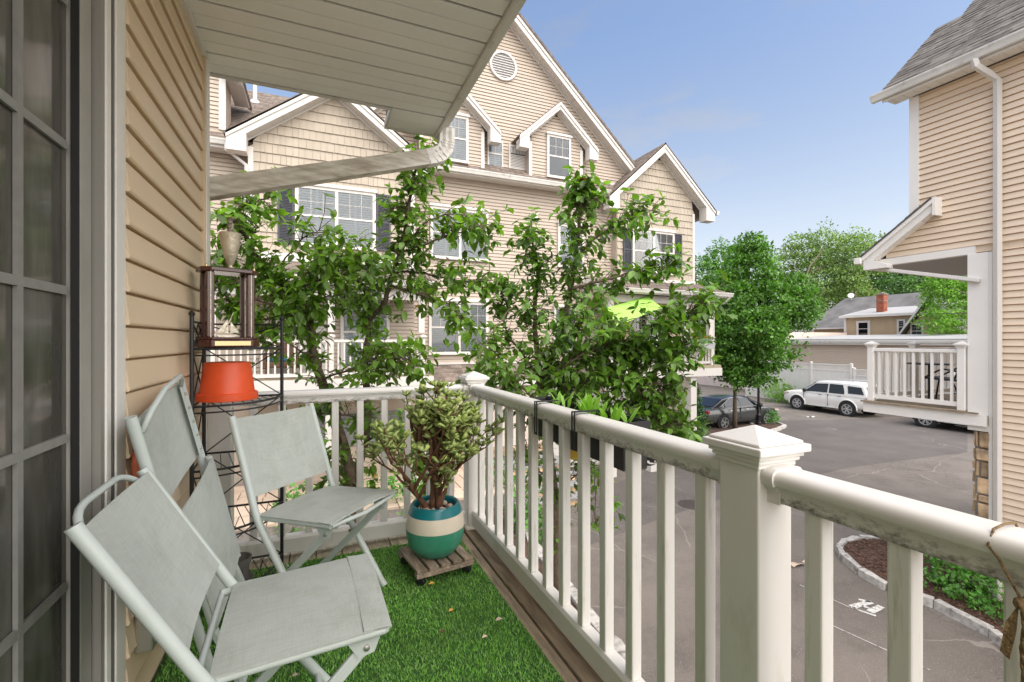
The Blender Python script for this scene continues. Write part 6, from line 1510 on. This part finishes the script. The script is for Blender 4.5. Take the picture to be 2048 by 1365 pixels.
        mk('door_seam', MB().box(-.365,-.357,min(sd*(hw-.1),sd*(hw+.012)),max(sd*(hw-.1),sd*(hw+.012)),.45,1.1 if suv else .95).box(1.0,1.008,min(sd*(hw-.1),sd*(hw+.012)),max(sd*(hw-.1),sd*(hw+.012)),.45,1.1 if suv else .93), M['black'], t, local=True)
        mi=mk('mirror', MB().lathe([(.02,0),(.10,.03),(.11,.09),(.05,.14)],(.92 if suv else .88,sd*hw*1.02,1.20 if suv else 1.02),10,(-.3,sd,0)), M['black'], t, smooth=True, local=True)
        mk('headlight', MB().prism([(2.10,sd*.66,.86 if suv else .66),(2.36,sd*.62,.84 if suv else .62),(2.33,sd*.88,.86 if suv else .64),(1.95,sd*.925,.92 if suv else .72)],(0,0,.10 if suv else .07)), M['lens'], t, local=True, bevel=.02)
        mk('taillight', MB().box(-2.43,-2.30,min(sd*.70,sd*.90),max(sd*.70,sd*.90),.88 if suv else .78,1.10 if suv else .90), M['red_lens'], t, local=True, bevel=.02)
    if suv:
        mk('windshield', MB().prism([(1.10,-.74,1.17),(1.10,.74,1.17),(.46,.64,1.68),(.46,-.64,1.68)],(.025,0,.02)), M['car_glass'], t, local=True)
        mk('rear_glass', MB().prism([(-2.38,-.72,1.18),(-2.38,.72,1.18),(-2.16,.64,1.62),(-2.16,-.64,1.62)],(-.02,0,0)), M['car_glass'], t, local=True)
        mk('grille', MB().box(2.36,2.44,-.5,.5,.58,.86), M['black'], t, local=True, bevel=.02); mk('rocker', MB().box(-1.0,1.0,-.93,.93,.30,.40), M['black'], t, local=True)
    else:
        mk('windshield', MB().prism([(1.22,-.70,1.01),(1.22,.70,1.01),(.34,.55,1.39),(.34,-.55,1.39)],(.02,0,.03)), M['car_glass'], t, local=True)
        mk('rear_glass', MB().prism([(-1.88,-.66,1.02),(-1.88,.66,1.02),(-1.22,.54,1.32),(-1.22,-.54,1.32)],(-.02,0,.03)), M['car_glass'], t, local=True)
        mk('grille', MB().box(2.37,2.44,-.5,.5,.36,.55), M['black'], t, local=True, bevel=.02)
        mk('window_chrome', MB().tube([(1.05,-.895,.985),(-1.65,-.885,1.0)],.010,5).tube([(-1.68,-.86,1.03),(-1.3,-.79,1.19),(-.85,-.675,1.385),(-.30,-.655,1.41)],.010,5), M['alloy'], t, local=True)
    return t
car('parked_suv','white boxy sport utility car parked along the white fence',(27.15,17.25,GR),R(90),'suv',M['car_white'])
car('parked_car','black car mostly hidden under the right-hand balcony, only its front wheel showing',(27.15,10.98,GR),R(90),'suv',M['car_black'])
car('parked_sedan','dark grey sedan parked behind the maple trunk and lamp post',(18.45,16.55,GR),R(2),'sedan',M['car_grey'])
# ================================================================ lamp post
lp=at(1517,853,z=GR); t=thing('lamp_post',(lp.x,lp.y,GR),'black lamp post standing in the kerbed bed beside the maple','street lamp')
mk('base', MB().lathe([(.14,.0),(.14,.10),(.10,.14),(.10,.42),(.12,.45),(.075,.52),(.07,.60)],(lp.x,lp.y,GR+.08),14), M['black'], t, smooth='auto')
mk('pole', MB().tube([(lp.x,lp.y,GR+.6),(lp.x,lp.y,GR+3.0)],[.06,.045],10), M['black'], t, smooth='auto')
mk('collar', MB().lathe([(.05,0),(.085,.02),(.085,.05),(.05,.07)],(lp.x,lp.y,GR+1.0),12), M['black'], t, smooth='auto')
mk('lantern', MB().lathe([(.05,0),(.12,.08),(.17,.42),(.10,.52),(.03,.60)],(lp.x,lp.y,GR+3.0),8), M['black'], t)
# ================================================================ white vinyl fence with lattice
def fence(parent, y0, y1, x, zt, z0):
    n=max(1,round((y1-y0)/2.4)); w=(y1-y0)/n
    for i in range(n+1): 
        p=mk('fence_post', MB().box(x-.06,x+.06,y0+i*w-.06,y0+i*w+.06,z0,zt+.04), M['trim'], parent); mk('post_cap', MB().lathe([(.10,0),(.10,.03),(.01,.05)],(x,y0+i*w,zt+.04),4), M['trim'], p)
    for i in range(n):
        a,b=y0+i*w+.06,y0+(i+1)*w-.06
        for za,zb_ in ((z0+.05,z0+.18),(zt-.42,zt-.34),(zt-.07,zt)): mk('fence_rail', MB().box(x-.035,x+.035,a,b,za,zb_), M['trim'], parent)
        k=int((b-a)/.16)
        for j in range(k): mk('fence_board', MB().box(x-.012,x+.012,a+j*(b-a)/k+.003,a+(j+1)*(b-a)/k-.003,z0+.18,zt-.42), M['trim'], parent)
        L=MB(); hh=.27; yy=a-hh
        while yy<b:
            for sgn in (1,-1):
                ya,yb=(yy,yy+hh) if sgn>0 else (yy+hh,yy); za,zb2=zt-.34,zt-.07
                # clip to the bay
                f0,f1=0,1
                lo,hi=min(ya,yb),max(ya,yb)
                if lo<a: 
                    if sgn>0: f0=(a-ya)/(yb-ya)
                    else: f1=(a-ya)/(yb-ya)
                if hi>b:
                    if sgn>0: f1=(b-ya)/(yb-ya)
                    else: f0=(b-ya)/(yb-ya)
                if f1-f0>.05: L.beam((x-.008*sgn,ya+(yb-ya)*f0,za+(zb2-za)*f0),(x-.008*sgn,ya+(yb-ya)*f1,za+(zb2-za)*f1),.010,.035,(0,1,0) )
            yy+=.11
        mk('lattice', L, M['trim'], parent)
fn=thing('vinyl_fence',(29,18,GR),'white vinyl fence with a lattice top behind the white car','fence')
fence(fn,17.3,24.5,29.0,-.18,GR); fence(fn,8.0,17.15,29.0,-.42,GR)
# ================================================================ long garage behind the fence
gr=thing('long_garage',(32,18,GR),'long low tan-sided garage with a pale flat roof behind the fence','garage')
FGa=Frame((32,0,0),(0,1,0),(-1,0,0))
mk('wall', MB().box(32.011,38,8,23.6,GR,1.25), M['garage_siding'], gr)
courses(gr,FGa,const(8),const(23.5),-2.6,1.0,.13,.022,M['garage_siding'])
mk('corner_board', MB().box(31.96,32.1,23.5,23.66,GR,1.1), M['trim'], gr)
mk('fascia', MB().box(31.70,31.76,7.8,24.0,.98,1.28), M['trim'], gr); mk('soffit', MB().box(31.761,32,7.8,24.0,.98,1.02), M['trim'], gr)
gutter(gr,(31.699,7.8,1.10),(31.699,24.0,1.10),(-1,0,0))
mk('roof', MB().prism([(31.68,7.8,1.29),(31.68,24.0,1.29),(38.2,24.0,1.62),(38.2,7.8,1.62)],(0,0,.06)), M['roof_flat'], gr)
# ================================================================ pale building seen behind the maple
pk=thing('pink_stucco_building',(33,27,GR),'pale pink stucco building showing behind the maple crown','house')
FP=Frame((33,0,0),(0,1,0),(-1,0,0))
mk('wall', MB().box(33,40,24.2,36,GR,1.9), M['stucco_pink'], pk)
mk('wall_band', MB().box(32.97,33,24.2,36,1.6,1.9), M['brick'], pk)
window(pk,FP,24.9,25.8,-1.4,.2,twin=False,shutter_in=False); window(pk,FP,28.5,29.6,-1.4,.2,twin=False,shutter_in=False)
mk('roof', MB().prism([(32.7,24.0,1.9),(32.7,36.3,1.9),(36.5,36.3,3.2),(36.5,24.0,3.2)],(0,0,.08)), M['roof_grey'], pk)
# ================================================================ tan stucco house with grey roof
fh=thing('tan_stucco_house',(44,25,GR),'tan stucco house with a grey roof and brick chimney beyond the garage','house')
mk('main_wall', MB().box(42.3,50,16.5,28.5,GR,2.5), M['stucco_tan'], fh)
mk('roof', MB().prism([(42,16.2,2.45),(42,29.2,2.45),(46,28.0,5.25),(46,20.2,5.25)],(.02,0,-.1)).prism([(46.02,20.2,5.25),(46.02,28.0,5.25),(50.5,29.2,2.2),(50.5,16.2,2.2)],(0,0,-.1)).prism([(42.01,29.2,2.45),(46,28.01,5.25),(50.4,29.25,2.2)],(0,.03,-.1)), M['roof_grey'], fh)
mk('eave_trim', MB().box(41.93,42.0,24.7,29.2,2.28,2.42), M['trim'], fh)
FW=Frame((40.5,0,0),(0,1,0),(-1,0,0))
mk('wing_wall', MB().box(40.5,44,18.0,24.65,GR,3.25), M['stucco_tan'], fh)
mk('wing_roof', MB().prism([(40.2,18.0,3.22),(40.2,24.9,3.22),(44.2,24.9,3.95),(44.2,18.0,3.95)],(0,0,.09)), M['roof_flat'], fh)
mk('wing_fascia', MB().box(40.14,40.2,18.0,24.95,3.12,3.30), M['trim'], fh); mk('wing_corner', MB().box(40.44,40.52,24.55,24.72,GR,3.15), M['trim'], fh)
window(fh,FW,22.75,23.75,1.55,2.85,twin=False,shutter_in=False,crown=False,fw=.16,grid=(1,1)); window(fh,FW,20.35,20.9,1.7,2.85,twin=False,shutter_in=False,crown=False,fw=.12,grid=(1,3))
# steep cross gable
FQ=Frame((40.2,0,0),(0,1,0),(-1,0,0))
slab(fh,FQ,[(17.0,GR),(20.1,GR),(20.1,1.9),(18.6,4.25),(17.0,1.9)],-4,0,M['stucco_tan'],'gable_wall')
for a,b in (((18.6,4.45),(20.45,1.6)),((18.6,4.45),(16.7,1.6))):
    mk('gable_roof', MB().prism([(39.7,*a),(39.7,*b),(44,*b),(44,*a)],(0,0,.12)), M['roof_grey'], fh)
    mk('barge_board', MB().prism([(39.66,a[0],a[1]+.1),(39.66,b[0],b[1]+.1),(39.66,b[0],b[1]-.12),(39.66,a[0],a[1]-.14)],(.035,0,0)), M['trim'], fh)
window(fh,FQ,18.3,18.8,3.0,3.6,twin=False,shutter_in=False,crown=False,fw=.08,grid=(1,1)); window(fh,FQ,19.1,19.9,1.4,2.5,twin=False,shutter_in=False,crown=False,fw=.1,grid=(2,2),low_grid=True)
# brick chimney with courses
ch=mk('chimney', MB().box(41.35,41.85,22.30,22.80,3.2,4.92), M['mortar'], fh)
for k in range(16):
    z=3.46+k*.09
    for j in range(3):
        o=.12 if k%2 else 0
        for (xx,nx) in ((41.25,-1),(None,0)):
            if xx is not None:
                a=22.30+j*.24-o; b=min(a+.225,22.80); a=max(a,22.30)
                if b-a>.03: mk('brick', MB().box(41.325,41.349,a,b,z,z+.078), M['brick'], ch)
            else:
                a=41.35+j*.24-o; b=min(a+.225,41.85); a=max(a,41.35)
                if b-a>.03: mk('brick', MB().box(a,b,22.275,22.299,z,z+.078), M['brick'], ch)
mk('chimney_cap', MB().box(41.28,41.92,22.23,22.87,4.92,5.0).lathe([(.13,0),(.11,.14)],(41.6,22.55,5.0),12), M['mortar'], fh); mk('chimney_band', MB().box(41.31,41.89,22.26,22.84,4.40,4.46), M['mortar'], fh); mk('flashing', MB().box(41.3,41.9,22.25,22.85,3.2,3.44), M['roof_flat'], fh)
ds_=at(1702,592,x=45.6); mk('satellite_dish', MB().lathe([(.02,0),(.15,.02),(.26,.06),(.25,.06),(.15,.03)],ds_,18,(-.8,-.5,.45)).tube([ds_,ds_+Vector((.1,0,-.6))],.03,6), M['trim'], fh, smooth='auto')
mk('roof_vent', MB().lathe([(.22,0),(.16,.08),(.05,.1),(.05,.4)],(43.6,24.9,3.6),10), M['brick'], fh)
# ================================================================ lime parasol and porch furniture
uc=at(1262,598,y=11.05); 
t=thing('lime_parasol',(8.7,11.9,.43),'tilted lime green parasol on the right-hand porch of the gabled house','parasol')
cs=[at(1195,655,y=10.9),at(1298,590,y=11.3),at(1324,616,y=10.9),at(1270,655,y=10.5)]
cs=[at(1205,618,y=11.2),at(1297,592,y=11.5),at(1324,616,y=10.9),at(1222,660,y=10.55)]
ctr=sum(cs,Vector())/4+Vector((0,0,.16)); mb=MB()
for i in range(4): 
    a,b=cs[i],cs[(i+1)%4]; md=(a+b)/2+(ctr-(a+b)/2)*.06
    mb.add([a,md,ctr],[(0,1,2)]); mb.add([md,b,ctr],[(0,1,2)])
cn=mk('canopy', mb, M['lime'], t); so=cn.modifiers.new('solid','SOLIDIFY'); so.thickness=.012
for c in cs: mk('rib', MB().tube([ctr-Vector((0,0,.03)),c-Vector((0,0,.02))],.008,5), M['trim'], t)
mk('pole', MB().tube([ctr,(8.75,11.9,1.6),(8.75,11.9,.43)],.02,8), M['trim'], t, smooth=True)
flower_box(10.95,'grey flower box with red geraniums on the porch railing, left one'); flower_box(11.62,'grey flower box with red geraniums on the porch railing, nearest the corner post')
def wicker_chair(x,lab):
    t=thing('wicker_chair',(x,11.7,.39),lab,'chair','wicker chairs on the left porch')
    mk('seat', MB().box(x-.3,x+.3,11.45,12.0,.62,.76), M['wicker'], t, bevel=.03)
    mk('backrest', MB().prism([(x-.32,12.0,.62),(x+.32,12.0,.62),(x+.34,12.0,1.05),(x+.2,12.0,1.25),(x-.2,12.0,1.25),(x-.34,12.0,1.05)],(0,.08,0)), M['wicker'], t, bevel=.03)
    for s in (-.32,.32): mk('arm', MB().box(x+s-.05,x+s+.05,11.42,12.0,.6,.95), M['wicker'], t, bevel=.03)
    for a in (-.27,.27):
        for b in (11.48,11.95): mk('leg', MB().box(x+a-.03,x+a+.03,b-.03,b+.03,.39,.62), M['wicker'], t)
    mk('cushion', MB().box(x-.25,x+.25,11.5,11.95,.76,.84), M['blue_cushion'], t, bevel=.03)
wicker_chair(-.75,'brown wicker armchair on the left porch behind the black rack'); wicker_chair(1.85,'brown wicker armchair at the right end of the left porch')
